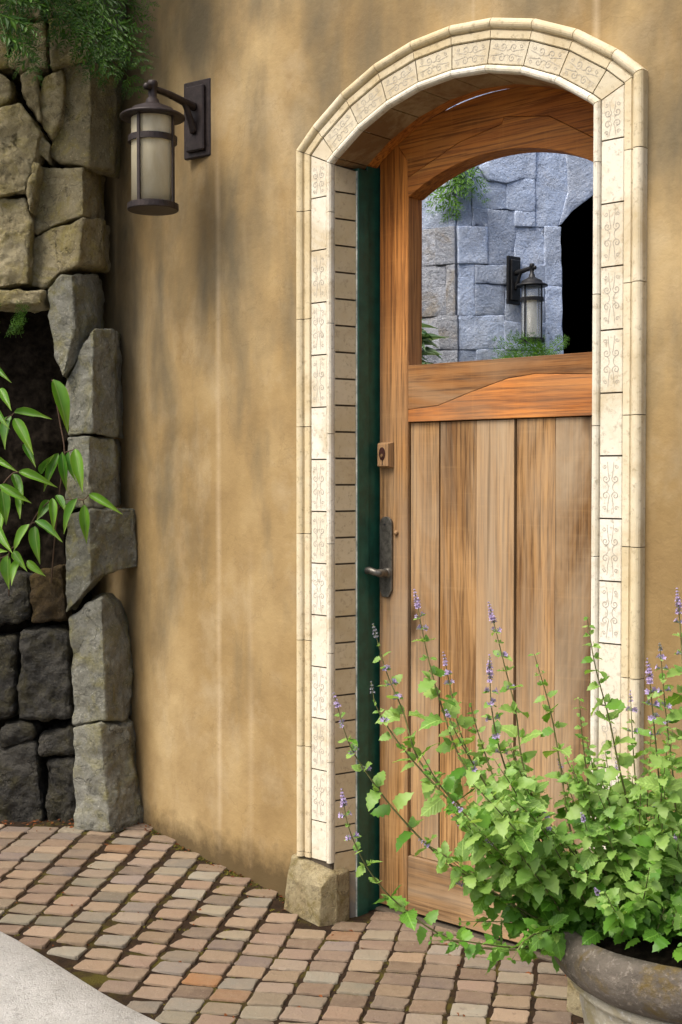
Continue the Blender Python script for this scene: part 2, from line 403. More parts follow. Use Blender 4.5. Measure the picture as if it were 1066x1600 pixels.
def m_glass_frost():
    t = NT('frosted_cream_glass', 0.35, 0.5)
    c = t.ramp(t.noise(30, 4, 0.6, 0.3, t.mapping((1, 1, 0.3))), [(0.3, (0.74, 0.67, 0.47)), (0.7, (0.86, 0.81, 0.64))])
    t.fin(c)
    tl = t.n('BsdfTranslucent'); t.l(c, tl.inputs[0]); ms = t.n('MixShader'); ms.inputs[0].default_value = 0.45
    t.l(t.b.outputs[0], ms.inputs[1]); t.l(tl.outputs[0], ms.inputs[2]); t.l(ms.outputs[0], t.out.inputs[0]); return t.m
M['frost'] = m_glass_frost()
def m_glass_clear():
    t = NT('clear_lantern_glass', 0.08, 0.5); t.fin((0.8, 0.86, 0.9)); t.b.inputs['Alpha'].default_value = 0.22; return t.m
M['clear'] = m_glass_clear()

def m_cobble():
    t = NT('granite_setts', 0.75, 0.3); P = t.shifted(20)
    c = t.ramp(t.rnd(), [(0.0, (0.22, 0.15, 0.10)), (0.12, (0.33, 0.235, 0.145)), (0.25, (0.27, 0.245, 0.175)), (0.38, (0.25, 0.175, 0.13)),
        (0.50, (0.35, 0.255, 0.165)), (0.62, (0.21, 0.165, 0.145)), (0.74, (0.30, 0.275, 0.21)), (0.86, (0.25, 0.17, 0.12)), (0.99, (0.29, 0.20, 0.13)), (1.0, (0.45, 0.20, 0.06))])
    c = t.mix(1.0, c, t.ramp(t.n_frac(), [(0.0, 0.52), (1.0, 0.98)]), "MULTIPLY")
    c = t.mix(t.ramp(t.noise(16, 5, 0.65, 0.3, P), [(0.38, 0.05), (0.72, 0.5)]), c, (0.25, 0.19, 0.125))
    c = t.mix(t.ramp(t.noise(120, 4, 0.7, 0, P), [(0.6, 0.0), (0.8, 0.5)]), c, (0.42, 0.37, 0.30))
    c = t.mix(t.ramp(t.noise(50, 5, 0.7, 0.4, P), [(0.60, 0.0), (0.76, 0.6)]), c, (0.09, 0.065, 0.045))
    n = t.bump(t.noise(40, 6, 0.75, 0, P), 0.9, 0.009); n = t.bump(t.noise(180, 4, 0.7, 0, P), 0.6, 0.004, n)
    return t.fin(c, n)
M['cobble'] = m_cobble()
def m_ground():
    t = NT('mossy_joint_soil', 0.95, 0.15)
    c = t.ramp(t.noise(30, 6, 0.7), [(0.3, (0.014, 0.009, 0.005)), (0.7, (0.042, 0.024, 0.012))])
    c = t.mix(t.ramp(t.noise(7, 5, 0.65, 0.5), [(0.52, 0.0), (0.64, 0.9)]), c, (0.075, 0.062, 0.010))
    return t.fin(c, t.bump(t.noise(140, 5, 0.7), 0.9, 0.01))
M['ground'] = m_ground()
M['moss'] = m_leaf('olive_moss', (0.055, 0.055, 0.010), (0.14, 0.12, 0.02), tr=0.1, rough=0.9, spec=0.1)
M['litter'] = m_leaf('red_brown_litter', (0.09, 0.03, 0.012), (0.22, 0.075, 0.025), tr=0.15, rough=0.8, spec=0.1)
M['mint'] = m_leaf('catmint_leaf', (0.17, 0.35, 0.06), (0.36, 0.53, 0.14), (0.40, 0.54, 0.22), tr=0.48, veins=True)
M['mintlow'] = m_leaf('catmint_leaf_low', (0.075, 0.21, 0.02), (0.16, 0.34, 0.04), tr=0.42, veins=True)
M['mintsmall'] = m_leaf('catmint_small_leaf', (0.19, 0.37, 0.07), (0.38, 0.55, 0.15), (0.40, 0.54, 0.22), tr=0.48)
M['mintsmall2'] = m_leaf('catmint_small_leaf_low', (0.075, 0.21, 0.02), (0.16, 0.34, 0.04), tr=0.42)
M['mintstem'] = m_plain('catmint_stem', (0.125, 0.125, 0.04), 0.6, var=0.5, sc=25)
M['petal'] = m_leaf('lavender_petal', (0.38, 0.28, 0.54), (0.58, 0.48, 0.72), tr=0.3, rough=0.6)
M['calyx'] = m_leaf('dusky_calyx', (0.20, 0.17, 0.26), (0.22, 0.26, 0.20), tr=0.2, rough=0.7)
M['bamboo'] = m_leaf('bamboo_leaf', (0.06, 0.20, 0.014), (0.17, 0.36, 0.028), None, tr=0.4, rough=0.36)
M['twig'] = m_plain('brown_twig', (0.07, 0.04, 0.022), 0.8)
M['fern'] = m_leaf('dark_fern', (0.022, 0.075, 0.004), (0.085, 0.20, 0.010), tr=0.42)
M['fernlight'] = m_leaf('bright_fern', (0.07, 0.19, 0.022), (0.16, 0.34, 0.04), tr=0.35)
M['strap'] = m_leaf('pale_edged_leaf', (0.07, 0.17, 0.06), (0.30, 0.40, 0.25), tr=0.3)
def m_pot(name, a, b, moss):
    t = NT(name, 0.8, 0.25)
    c = t.ramp(t.noise(9, 6, 0.7, 0.5), [(0.3, a), (0.7, b)])
    c = t.mix(t.ramp(t.noise(70, 5, 0.75), [(0.54, 0.0), (0.70, 0.6)]), c, tuple(min(1, x * 2.2 + 0.04) for x in b))
    c = t.mix(t.ramp(t.noise(11, 5, 0.65, 0.6, t.mapping(off=(4, 2, 1))), [(0.50, 0.0), (0.64, 0.85)]), c, moss)
    n = t.bump(t.noise(35, 8, 0.75), 0.9, 0.014); n = t.bump(t.noise(160, 5, 0.7), 0.7, 0.005, n)
    return t.fin(c, n)
M['potrim'] = m_pot('weathered_urn_rim', (0.075, 0.062, 0.047), (0.21, 0.18, 0.145), (0.16, 0.105, 0.014))
M['potbody'] = m_pot('cream_urn_body', (0.50, 0.45, 0.33), (0.60, 0.55, 0.43), (0.42, 0.35, 0.18))

# ------------------------------------------------------------------ ground, paving, path
def ground_sheet():
    xs = [-60, -20, -6, -3] + [-2.4 + 0.12 * i for i in range(41)] + [4, 8, 20, 60]
    ys = [-60, -10, 0, 1.5] + [2.0 + 0.12 * i for i in range(32)] + [8, 14, 30, 80]
    V = [(x, y, gz(x, y) - 0.0045) for y in ys for x in xs]; n = len(xs)
    F = [(j*n+i, j*n+i+1, (j+1)*n+i+1, (j+1)*n+i) for j in range(len(ys)-1) for i in range(n-1)]
    tag(obj('ground', mesh('ground', V, F, True), M['ground']), kind='structure')
ground_sheet()

PATH = [(-2.6, 5.15), (-1.75, 4.42), (-1.30, 4.02), (-1.014, 3.77), (-0.71, 3.50), (-0.441, 3.24), (-0.20, 2.98), (0.10, 2.62), (0.50, 2.05), (0.9, 1.3), (1.2, 0.5)]
def path_side(X, Y):
    """> 0 on the paved side of the path edge"""
    best, sg = 9, 1
    for (ax, ay), (bx, by) in zip(PATH, PATH[1:]):
        ux, uy = bx-ax, by-ay; L = ux*ux+uy*uy; t = max(0, min(1, ((X-ax)*ux+(Y-ay)*uy)/L))
        dx, dy = X-ax-ux*t, Y-ay-uy*t; d = sqrt(dx*dx+dy*dy)
        if d < best: best = d; sg = 1 if (ux*dy-uy*dx) > 0 else -1
    return best * sg
def concrete_path():
    E_ = catmull([(x, y, 0) for x, y in PATH], 4)
    V, F = [], []
    m = 7
    for p in E_:
        for k in range(m):
            q = [0, 0, 0.008, 0.15, 0.6, 1.5, 4.0][k]
            x, y = p.x - q * 0.72, p.y - q * 0.69
            z = gz(p.x, p.y) + [-0.06, -0.002, 0.006, 0.007, 0.007, 0.005, 0.0][k]
            V.append((x, y, z))
    for i in range(len(E_) - 1):
        for k in range(m - 1): F.append((i*m+k, i*m+k+1, (i+1)*m+k+1, (i+1)*m+k))
    tag(obj('concrete_path', mesh('concrete_path', V, F, True), M['concrete']), kind='structure')
concrete_path()

def cobble_mesh(seed, sx=0.0990, sy=0.0730):
    r = random.Random(seed); V = []
    out = []
    hx, hy = sx/2, sy/2
    j = lambda: r.uniform(-.0042, .0036)
    cs = [(hx + j(), hy + j()), (-hx + j(), hy + j()), (-hx + j(), -hy + j()), (hx + j(), -hy + j())]
    for i in range(4):
        (ax, ay), (bx, by) = cs[i], cs[(i+1) % 4]; L = sqrt((bx-ax)**2 + (by-ay)**2); ch = r.uniform(.004, .009)
        for t in (ch/L, 0.33 + r.uniform(-.08, .08), 0.67 + r.uniform(-.08, .08), 1 - ch/L):
            nx, ny = (by-ay)/L, -(bx-ax)/L; q = r.uniform(-.003, .0018) if 0.2 < t < 0.8 else 0
            out.append((ax + (bx-ax)*t + nx*q, ay + (by-ay)*t + ny*q))
    n = len(out)
    tx, ty = r.uniform(-.018, .018), r.uniform(-.018, .018)
    for sc, z in ((0.98, -0.05), (1.0, -0.005), (0.972, -0.0008), (0.88, 0.0003)):
        for x, y in out: V.append((x*sc, y*sc, z + (x*tx + y*ty if z > -0.02 else 0) + r.uniform(-.0007, .0007)))
    V.append((0, 0, 0.0012))
    F = []
    for j in range(3):
        for i in range(n): F.append((j*n+i, j*n+(i+1) % n, (j+1)*n+(i+1) % n, (j+1)*n+i))
    for i in range(n): F.append((3*n+i, 3*n+(i+1) % n, 4*n))
    return mesh('sett', V, F)
def in_wall(X, Y):
    u, y = wall_uv(X, Y)
    if abs(u) < 0.445: return y > 0.215
    cy = RC - sqrt(max(0, RC*RC - (max(0, abs(u) - 0.64))**2))
    return y - cy > 0.02
COBS = []
def cobbles():
    meshes = [cobble_mesh(i) for i in range(14)]
    for me in meshes: me.materials.append(M['cobble'])
    paving = tag(link(bpy.data.objects.new('paving', None)), kind='structure')
    paving.location = (0, 3.6, 0)
    r = random.Random(3); cand = []
    for ci in range(-22, 26):
        off = r.uniform(0, 0.077); wj = r.uniform(-0.002, 0.002)
        for ri in range(-20, 34):
            a, b = ci * 0.1075 + wj, ri * 0.084 + off * 0.45 + r.uniform(-.003, .003)
            lean = radians(10.5 - 4 * smooth(0.5, 1.2, -a))
            # rows fan out a little towards the wall
            X = 0.05 + a * cos(0.17) + b * sin(lean) + 0.004 * sin(b * 4 + ci * 0.4)
            Y = 3.55 - a * sin(0.17) * (1 - 0.25 * smooth(0.2, 1.0, -a)) + b * cos(lean) + 0.010 * sin(a * 4)
            if path_side(X, Y) < 0.010 or in_wall(X, Y): continue
            if Y > 5.15 or (Y > 4.80 - 0.0 and X < -0.95): continue
            if Y < 2.2 or X > 2.2 or X < -1.75: continue
            u_, y_ = wall_uv(X, Y)
            if abs(abs(u_) - 0.535) < 0.105 and y_ > -0.075: continue
            p = -lean * 0.5 - 0.09 + r.uniform(-.05, .05)
            cut = path_side(X, Y)
            s = min(1.0, 0.40 + cut / 0.07) if cut < 0.042 else 1.0
            px, d = 533 + FPX * X / Y, 745 + FPX * CAMH / Y
            vis = -40 < px < 1100 and d < 1625
            occl = px > 880 and d > 1500
            cand.append((not (vis and not occl), Y, X, Y, p, s, r.randrange(14), r.uniform(-.0010, .0025)))
    cand.sort()
    far = []
    for k, (iv, _, X, Y, p, s, mi, dz) in enumerate(cand):
        mtx = Matrix.Translation((X, Y, gz(X, Y) + dz)) @ Matrix.Rotation(p, 4, 'Z') @ Matrix.Scale(s, 4)
        COBS.append((X, Y))
        if k < 300: obj('sett', meshes[mi], None, paving, mtx)
        else: far.append((mtx, mi))
    V, F = [], []
    for mtx, mi in far:
        b = len(V); V += [mtx @ v.co for v in meshes[mi].vertices]
        F += [tuple(b + i for i in pl.vertices) for pl in meshes[mi].polygons]
    if V: tag(obj('outlying_setts', mesh('outlying_setts', V, F, True), M['cobble'], paving), kind='stuff')
    print('setts', len(cand), 'far', len(far))
cobbles()

def moss_and_litter():
    r = random.Random(5)
    def clump(V, F, X, Y, z, R, n, flat):
        for _ in range(n):
            a, q = r.uniform(0, 2*pi), R * sqrt(r.random()); x, y = X + q*cos(a), Y + q*sin(a)
            s = r.uniform(0.003, 0.007); b = len(V); t = r.uniform(0, pi)
            h = s * (0.3 if flat else r.uniform(0.6, 1.4))
            V += [(x - s*cos(t), y - s*sin(t), z), (x + s*cos(t), y + s*sin(t), z), (x + s*.3*sin(t), y - s*.3*cos(t), z + h), (x - s*.7*sin(t), y + s*.7*cos(t), z + h*.5)]
            F += [(b, b+1, b+2), (b, b+2, b+3)]
    V, F = [], []
    for k in range(1500):
        X, Y = r.uniform(-1.3, 1.1), r.uniform(2.9, 4.9)
        if path_side(X, Y) < 0.0 or in_wall(X, Y): continue
        if noise.noise(Vector((X*2.2, Y*2.2, 3))) < -0.08: continue
        # slide to the nearest joint: away from the closest sett centre
        c = min(COBS, key=lambda q: (q[0]-X)**2 + (q[1]-Y)**2); d = Vector((X-c[0], Y-c[1]))
        if d.length < 0.036: d = d.normalized() * 0.044
        X, Y = c[0]+d.x, c[1]+d.y
        clump(V, F, X, Y, gz(X, Y)-0.0055, 0.011, 14, True)
    for k in range(130):                              # along the foot of the plaster
        u = r.uniform(-1.75, -0.62); x, y = curve(u, -PLV - r.uniform(0.0, 0.03)); p = LOC @ Vector((x, y, 0))
        clump(V, F, p.x, p.y, gz(p.x, p.y)-0.008, 0.018, 12, False)
    tag(obj('moss', mesh('moss', V, F), M['moss']), 'olive moss growing in the joints between the paving setts', 'moss', kind='stuff')
    V, F = [], []
    for k in range(420):
        t = r.random()
        if t < 0.45:
            X = r.uniform(-1.45, -0.72); Y = 4.84 + 0.05*r.gauss(0, 1) - 0.05 * smooth(-1.0, -0.7, X)
        elif t < 0.7:
            u = r.uniform(-1.7, -0.6); x, y = curve(u, -PLV - abs(r.gauss(0, 0.03))); p = LOC @ Vector((x, y, 0)); X, Y = p.x, p.y
        else:
            X, Y = r.uniform(-1.2, 0.9), r.uniform(3.0, 4.6)
            c = min(COBS, key=lambda q: (q[0]-X)**2 + (q[1]-Y)**2); d = Vector((X-c[0], Y-c[1]))
            if d.length < 0.036: d = d.normalized() * 0.045
            X, Y = c[0]+d.x, c[1]+d.y
        if path_side(X, Y) < 0.01: continue
        s = r.uniform(0.004, 0.011); a = r.uniform(0, 2*pi); z = gz(X, Y) + (0.004 if t < 0.45 else -0.002); b = len(V)
        ca, sa = cos(a)*s, sin(a)*s
        V += [(X-ca, Y-sa, z), (X+sa*.4, Y-ca*.4, z+r.uniform(0, .006)), (X+ca, Y+sa, z+.002), (X-sa*.4, Y+ca*.4, z+r.uniform(0, .006))]
        F.append((b, b+1, b+2, b+3))
    tag(obj('leaf_litter', mesh('leaf_litter', V, F), M['litter']), 'red brown leaf litter swept against the walls', 'leaf litter', kind='stuff')
moss_and_litter()

# ------------------------------------------------------------------ the curved plaster wall
A_IN, A_OUT = 0.466, 0.614
R_OUT, C_Z = 0.8716, 1.773
R_IN = R_OUT - (A_OUT - A_IN)
def arch_z(u, wd):
    R = R_IN + wd; return C_Z + sqrt(max(0, R*R - u*u))
def spring_z(wd): return arch_z(A_IN + wd, wd)

def plaster_wall():
    hole = 0.115
    us = [-3.2 + 0.1 * i for i in range(26)] + [-0.65, -0.6, -(A_IN + hole)]
    us += [-(A_IN+hole) + (A_IN+hole) * 2 * i / 28 for i in range(1, 28)] + [(A_IN+hole), 0.6, 0.65] + [0.7 + 0.1 * i for i in range(28)]
    ZT = 3.7; nz = 12
    V, F, idx = [], [], {}
    def vert(u, d, z):
        k = (round(u, 5), round(d, 5), round(z, 5))
        if k not in idx:
            x, y = curve(u, -PLV + d); idx[k] = len(V); V.append((x, y, z))
        return idx[k]
    H = A_IN + hole
    def zb(u, inside): return arch_z(u, hole) if inside else -0.25
    for a, b in zip(us, us[1:]):
        ins = abs(a + b) / 2 < H - 1e-6
        za, zc = zb(a, ins), zb(b, ins)
        for d, flip in ((0.0, False), (0.26, True)):
            for k in range(nz):
                q = [vert(a, d, za + (ZT-za)*k/nz), vert(b, d, zc + (ZT-zc)*k/nz), vert(b, d, zc + (ZT-zc)*(k+1)/nz), vert(a, d, za + (ZT-za)*(k+1)/nz)]
                F.append(tuple(q[::-1]) if flip else tuple(q))
        F.append((vert(a, 0, ZT), vert(b, 0, ZT), vert(b, 0.26, ZT), vert(a, 0.26, ZT)))
        F.append((vert(a, 0.26, za), vert(b, 0.26, zc), vert(b, 0, zc), vert(a, 0, za)))
    for s in (-1, 1):
        zz = arch_z(H, hole)
        q = [vert(s*H, 0, -0.25), vert(s*H, 0.26, -0.25), vert(s*H, 0.26, zz), vert(s*H, 0, zz)]
        F.append(tuple(q) if s < 0 else tuple(q[::-1]))
    for u in (us[0], us[-1]):
        F.append((vert(u, 0, -0.25), vert(u, 0.26, -0.25), vert(u, 0.26, ZT), vert(u, 0, ZT)))
    me = mesh('plaster_wall', V, F)
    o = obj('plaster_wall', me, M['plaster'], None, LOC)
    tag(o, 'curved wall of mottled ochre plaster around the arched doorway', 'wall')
plaster_wall()

# ------------------------------------------------------------------ carved stone surround
SUR = empty('stone_door_surround', (OX, OY, 0), 'cream carved limestone surround framing the arched wooden door', 'door surround', rz=ROT)
def sweep_piece(name, prof, mat, side=None, z0=None, z1=None, th=None, parent=SUR, closed=True, gap=0.0016, sub=1, smooth_=False):
    """prof: (w outward from the opening, y) closed loop. side +-1: straight jamb piece z0..z1 (z1 None = up to the mitre).
       th=(a,b): arch piece between two angles (None = the mitre)."""
    V, F = [], []; n = len(prof); rows = []
    if side is not None:
        ends = [lambda wd: z0 + gap, (lambda wd: spring_z(wd) - gap) if z1 is None else (lambda wd: z1 - gap)]
        for e in ends: rows.append([(side * (A_IN + wd), y, e(wd)) for wd, y in prof])
    else:
        a, b = th
        def ang(wd, t, s):
            if t is None: return s * (math.asin((A_IN + wd) / (R_IN + wd)))
            return t
        for i in range(sub + 1):
            row = []
            for wd, y in prof:
                t0, t1 = ang(wd, a, -1), ang(wd, b, 1); R = R_IN + wd; g = gap / R
                t = t0 + g + (t1 - t0 - 2*g) * i / sub
                row.append((R * sin(t), y, C_Z + R * cos(t)))
            rows.append(row)
    for rw in rows: V += rw
    m = len(rows)
    for j in range(m - 1):
        for i in range(n): F.append((j*n+i, j*n+(i+1) % n, (j+1)*n+(i+1) % n, (j+1)*n+i))
    F.append(tuple(range(n))); F.append(tuple((m-1)*n + i for i in range(n))[::-1])
    bm = bmesh.new(); bv = [bm.verts.new(v) for v in V]
    for f in F: bm.faces.new([bv[i] for i in f])
    me = bm_mesh(name, bm, smooth_)
    return obj(name, me, mat, parent, LOC)
def roll(c, y, r, a0, a1, n):
    return [(c + r * cos(radians(a0 + (a1-a0)*i/n)), y - r * sin(radians(a0 + (a1-a0)*i/n))) for i in range(n + 1)]
P_BEAD = [(0.0215, 0.05), (0.003, 0.05), (0.003, 0.0135), (0.0, 0.0125), (0.0, 0.004), (0.0013, -0.002), (0.005, -0.0065), (0.0105, -0.008), (0.016, -0.0065), (0.020, -0.002), (0.0215, 0.003)]
P_TILE = [(0.0895, 0.05), (0.0235, 0.05), (0.0235, 0.003), (0.0255, 0.001), (0.0875, 0.001), (0.0895, 0.003)]
P_FIL = [(0.0915, 0.05), (0.0915, 0.0), (0.094, -0.003), (0.113, -0.004), (0.115, 0.0), (0.1185, 0.003)]
P_MOULD = P_FIL + roll(0.1335, 0.0, 0.0145, 150, -20, 8) + [(0.1475, 0.05)]
P_BED = [(0.143, 0.006), (0.143, 0.258), (0.024, 0.258), (0.024, 0.108), (-0.0155, 0.096), (0.0045, 0.0145), (0.0045, 0.006)]
P_BEDA = [(0.143, 0.006), (0.143, 0.258), (0.034, 0.258), (0.034, 0.15), (0.0045, 0.15), (0.0045, 0.006)]
TH = [radians(9.55) * k for k in range(-4, 5)]
TH = [None] + TH + [None]
def arches():
    zb = {-1: 0.125, 1: 0.34}
    for side in (-1, 1):
        # mortar bed behind everything on this jamb
        sweep_piece('mortar_bed', P_BED, M['mortar'], side, -0.12, None, gap=0)
        # ornament tiles run down from the mitre
        zt = spring_z(0.06); z = zt; k = 0
        cuts = [None, zt - 0.165*0.75]
        while cuts[-1] - 0.165 > zb[side] + 0.05: cuts.append(cuts[-1] - 0.165)
        cuts.append(zb[side])
        for i in range(len(cuts) - 1):
            t = sweep_piece('carved_tile', P_TILE, M['tile'], side, cuts[i+1], cuts[i], gap=0.0022)
            zz = spring_z(0.06) - 0.015 if cuts[i] is None else cuts[i]
            if zz - cuts[i+1] > 0.10 and (i % 4 != 1): scroll(t, side * (A_IN + 0.0565), (zz + cuts[i+1]) / 2, (zz - cuts[i+1]) * 0.90, 0.056)
        # bead
        cuts = [None, spring_z(0.012) - 0.155]
        while cuts[-1] - 0.346 > zb[side]: cuts.append(cuts[-1] - 0.346)
        cuts.append(zb[side])
        for i in range(len(cuts) - 1): sweep_piece('bead', P_BEAD, M['tile'], side, cuts[i+1], cuts[i], gap=0.001, smooth_=False)
        # outer moulding
        cuts = [None, spring_z(0.13) - 0.19]
        while cuts[-1] - 0.342 > zb[side]: cuts.append(cuts[-1] - 0.342)
        cuts.append(zb[side])
        for i in range(len(cuts) - 1): sweep_piece('moulding', P_MOULD, M['mould'], side, cuts[i+1], cuts[i], gap=0.0012)
        # reveal tiles
        z = spring_z(0.0); j = 0
        while z > 0.09:
            z2 = max(z - 0.0835, 0.02)
            if z2 < 0.09: z2 = 0.085
            sweep_piece('reveal_tile', REV, M['reveal'], side, z2, None if j == 0 else z, gap=0.003)
            z = z2; j += 1
            if z <= 0.0851: break
        sweep_piece('reveal_tile', REV, M['greytile'], side, -0.09, 0.085, gap=0.0018)
    sweep_piece('mortar_bed', P_BEDA, M['mortar'], None, th=(None, None), gap=0, sub=24)
    for i in range(len(TH) - 1):
        th = (TH[i], TH[i+1])
        t = sweep_piece('carved_tile', P_TILE, M['archtile'], th=th, gap=0.0018)
        a0 = TH[i] if TH[i] is not None else -radians(41.2); a1 = TH[i+1] if TH[i+1] is not None else radians(41.2)
        am = (a0 + a1) / 2
        if a1 - a0 > 0.1: scroll(t, 0, 0, (a1 - a0) * (R_IN + 0.06) * 0.92, 0.058, am)
        sweep_piece('bead', P_BEAD, M['tile'], th=th, gap=0.0008)
        sweep_piece('moulding', P_MOULD, M['mould'], th=th, gap=0.0012)
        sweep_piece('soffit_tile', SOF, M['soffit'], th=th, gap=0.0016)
SOF = [(0.0035, 0.0145), (0.0035, 0.148), (0.0022, 0.148), (0.0, 0.146), (0.0, 0.0165), (0.0012, 0.0145)]
REV = [(0.0025, 0.0145), (0.0028, 0.0945), (0.0022, 0.0945), (0.0002, 0.0925), (0.0002, 0.0165), (0.001, 0.0145)]
REV = [(0.006, 0.0145), (-0.0135, 0.0945), (-0.0175, 0.0945), (-0.0195, 0.0925), (-0.0005, 0.0165), (0.0012, 0.0145)]
def spiral_pts(cx, cy, r0, turns, dirn, a0, n=22):
    return [(cx + r0 * (1 - 0.86*i/n) * cos(a0 + dirn*2*pi*turns*i/n), cy + r0 * (1 - 0.86*i/n) * sin(a0 + dirn*2*pi*turns*i/n)) for i in range(n+1)]
_scroll_cache = {}
def scroll(tile, u, z, L, Wd, ang=None):
    """scrollwork stained into the tile: eight volutes joined by s-curves, as a thin inlay"""
    key = (round(L, 2), round(Wd, 3))
    if key not in _scroll_cache:
        V, F = [], []
        def rib(pts, wd):
            b = len(V)
            for i, (x, y) in enumerate(pts):
                x0, y0 = pts[max(i-1, 0)]; x1, y1 = pts[min(i+1, len(pts)-1)]
                tx, ty = x1-x0, y1-y0; l = sqrt(tx*tx+ty*ty) or 1
                k = wd * (0.6 + 0.4*sin(pi*i/(len(pts)-1)))
                V.append((x - ty/l*k, 0, y + tx/l*k)); V.append((x + ty/l*k, 0, y - tx/l*k))
            for i in range(len(pts)-1): F.append((b+2*i, b+2*i+1, b+2*i+3, b+2*i+2))
        h = L / 2; q = Wd * 0.25
        for sx in (-1, 1):
            for sz in (-1, 1):
                r = min(Wd * 0.2, L * 0.13)
                sp = spiral_pts(0, 0, r, 1.35, 1, pi*0.9)
                rib([(sx * (q + 0.0 + x), sz * (h*0.30 + y)) for x, y in sp], 0.0011)
                rib([(sx * (q - r + t*(r*0.6)), sz * (h*0.30 + t*t*h*0.60)) for t in [i/8 for i in range(9)]], 0.001)
                sp = spiral_pts(0, 0, r*0.55, 1.2, -1, 0)
                rib([(sx * (q*1.25 + x), sz * (h*0.74 + y)) for x, y in sp], 0.0009)
            rib([(sx * (q - 0.0 + q*0.55*cos(t)), h*0.16*sin(t)) for t in [pi*(0.5 + i/8) for i in range(9)]], 0.0009)
        me = mesh('scroll_ornament', V, F); me.materials.append(M['scroll']); _scroll_cache[key] = me
    me = _scroll_cache[key]
    if ang is None: m = LOC @ Matrix.Translation((u, 0.0004, z))
    else:
        R = (R_IN + 0.0565) * cos(radians(4.7)); m = LOC @ Matrix.Translation((R*sin(ang), 0.0004, C_Z + R*cos(ang))) @ Matrix.Rotation(ang, 4, 'Y') @ Matrix.Rotation(pi/2, 4, 'Y')
    o = link(bpy.data.objects.new('scroll_ornament', me)); o.matrix_basis = m
    # tile and ornament are both placed in the world through the surround's frame
    o.parent = tile; o.matrix_parent_inverse = (SUR.matrix_basis @ SUR.matrix_basis.inverted() @ tile.matrix_basis).inverted()
arches()

def rough_stone(name, polys, back, mat, parent, bev=0.012, cuts=3, amp=0.008, freq=9.0, seed=0, label=None, fine=0.03):
    """front faces given as world-space polygons (sharing corners), extruded by the vector back"""
    bm = bmesh.new(); idx = {}
    def vt(p):
        k = (round(p[0], 4), round(p[1], 4), round(p[2], 4))
        if k not in idx: idx[k] = bm.verts.new(p)
        return idx[k]
    fs = [bm.faces.new([vt(p) for p in pl]) for pl in polys]
    bmesh.ops.recalc_face_normals(bm, faces=fs)
    bd = [e for e in bm.edges if len(e.link_faces) == 1]
    bmap = {}
    for e in bd:
        for v in e.verts:
            if v not in bmap: bmap[v] = bm.verts.new(v.co + Vector(back))
    for e in bd:
        a, b = e.verts
        bm.faces.new((a, b, bmap[b], bmap[a]))
    loops = list(bmap.keys())
    c = sum((bmap[v].co for v in loops), Vector()) / len(loops); cv = bm.verts.new(c)
    for e in bd:
        a, b = e.verts; bm.faces.new((bmap[a], bmap[b], cv))
    bmesh.ops.recalc_face_normals(bm, faces=bm.faces)
    front = [e for e in bm.edges if not (cv in e.verts) and not all(v in bmap.values() for v in e.verts)]
    try: bmesh.ops.bevel(bm, geom=front, offset=bev, segments=2, affect='EDGES', profile=0.55, clamp_overlap=True)
    except Exception: pass
    bmesh.ops.triangulate(bm, faces=bm.faces)
    for _ in range(cuts):
        le = [e for e in bm.edges if e.calc_length() > fine]
        if not le: break
        bmesh.ops.subdivide_edges(bm, edges=le, cuts=1, use_grid_fill=False)
        bmesh.ops.triangulate(bm, faces=[f for f in bm.faces if len(f.verts) > 3])
    bm.normal_update(); off = Vector((seed * 3.7, seed * 1.3, 0))
    for v in bm.verts:
        p = v.co * freq + off
        d = noise.noise(p) + 0.6 * noise.noise(p * 2.3) + 0.9 * (0.5 - abs(noise.noise(p * 1.7 + Vector((9, 4, 2))))) + 0.35 * noise.noise(p * 5.1) + 0.22 * noise.noise(p * 11)
        v.co += v.normal * d * amp
    me = bm_mesh(name, bm, True)
    o = obj(name, me, mat, parent)
    if label: o['label'] = label
    return o

# plinth blocks under the two jambs
def plinth(side):
    u0, u1 = (-0.642, -0.446) if side < 0 else (0.446, 0.66)
    f, top, mid = (0.045, 0.112, 0.062) if side < 0 else (0.085, 0.35, 0.30)
    def L(u, y, z): return LOC @ Vector((u, y, z))
    zb = -0.10
    front = [L(u0, -f, zb), L(u1-0.025, -f-0.01, zb), L(u1-0.02, -f-0.005, mid), L(u0+0.01, -f+0.012, mid-0.01)]
    slope = [front[3], front[2], L(u1-0.01, -0.008, top-0.01), L(u0+0.005, -0.008, top+0.01)]
    right = [front[1], L(u1, 0.0, zb), L(u1, 0.0, top-0.02), slope[2], front[2]]
    o = rough_stone('plinth_block', [front, slope, right], Vector(LOC.to_3x3() @ Vector((0, 0.06, 0))), M['plinth'], SUR, 0.003, 7, 0.002, 12, seed=side+3, fine=0.012)
    o['label'] = 'rough mossy plinth stone under the jamb'
plinth(-1); plinth(1)

# ------------------------------------------------------------------ green door frame
def lp(name, bm, mat, parent, smooth_=False):
    return obj(name, bm_mesh(name, bm, smooth_), mat, parent, LOC)
FR = empty('door_frame', (OX, OY, 0), 'dark green painted timber frame between stone reveal and door', 'door frame', rz=ROT)
ZS = spring_z(0.0)
lp('frame_stop', box_bm(-0.488, -0.4405, 0.0965, 0.150, -0.075, ZS + 0.0, 0.002), M['green'], FR)
lp('frame_post', box_bm(-0.489, -0.449, 0.151, 0.257, -0.075, ZS + 0.02, 0.0015), M['green'], FR)
M['caulk'] = m_plain('grey_caulk', (0.34, 0.36, 0.33), 0.8, var=0.5, sc=25)
lp('caulk_bead', box_bm(-0.456, -0.4425, 0.0938, 0.0966, -0.07, ZS - 0.01), M['caulk'], FR)
lp('frame_stop', box_bm(0.4465, 0.488, 0.0965, 0.150, -0.075, ZS + 0.0, 0.002), M['green'], FR)
lp('frame_post', box_bm(0.458, 0.489, 0.151, 0.257, -0.075, ZS + 0.02, 0.0015), M['green'], FR)
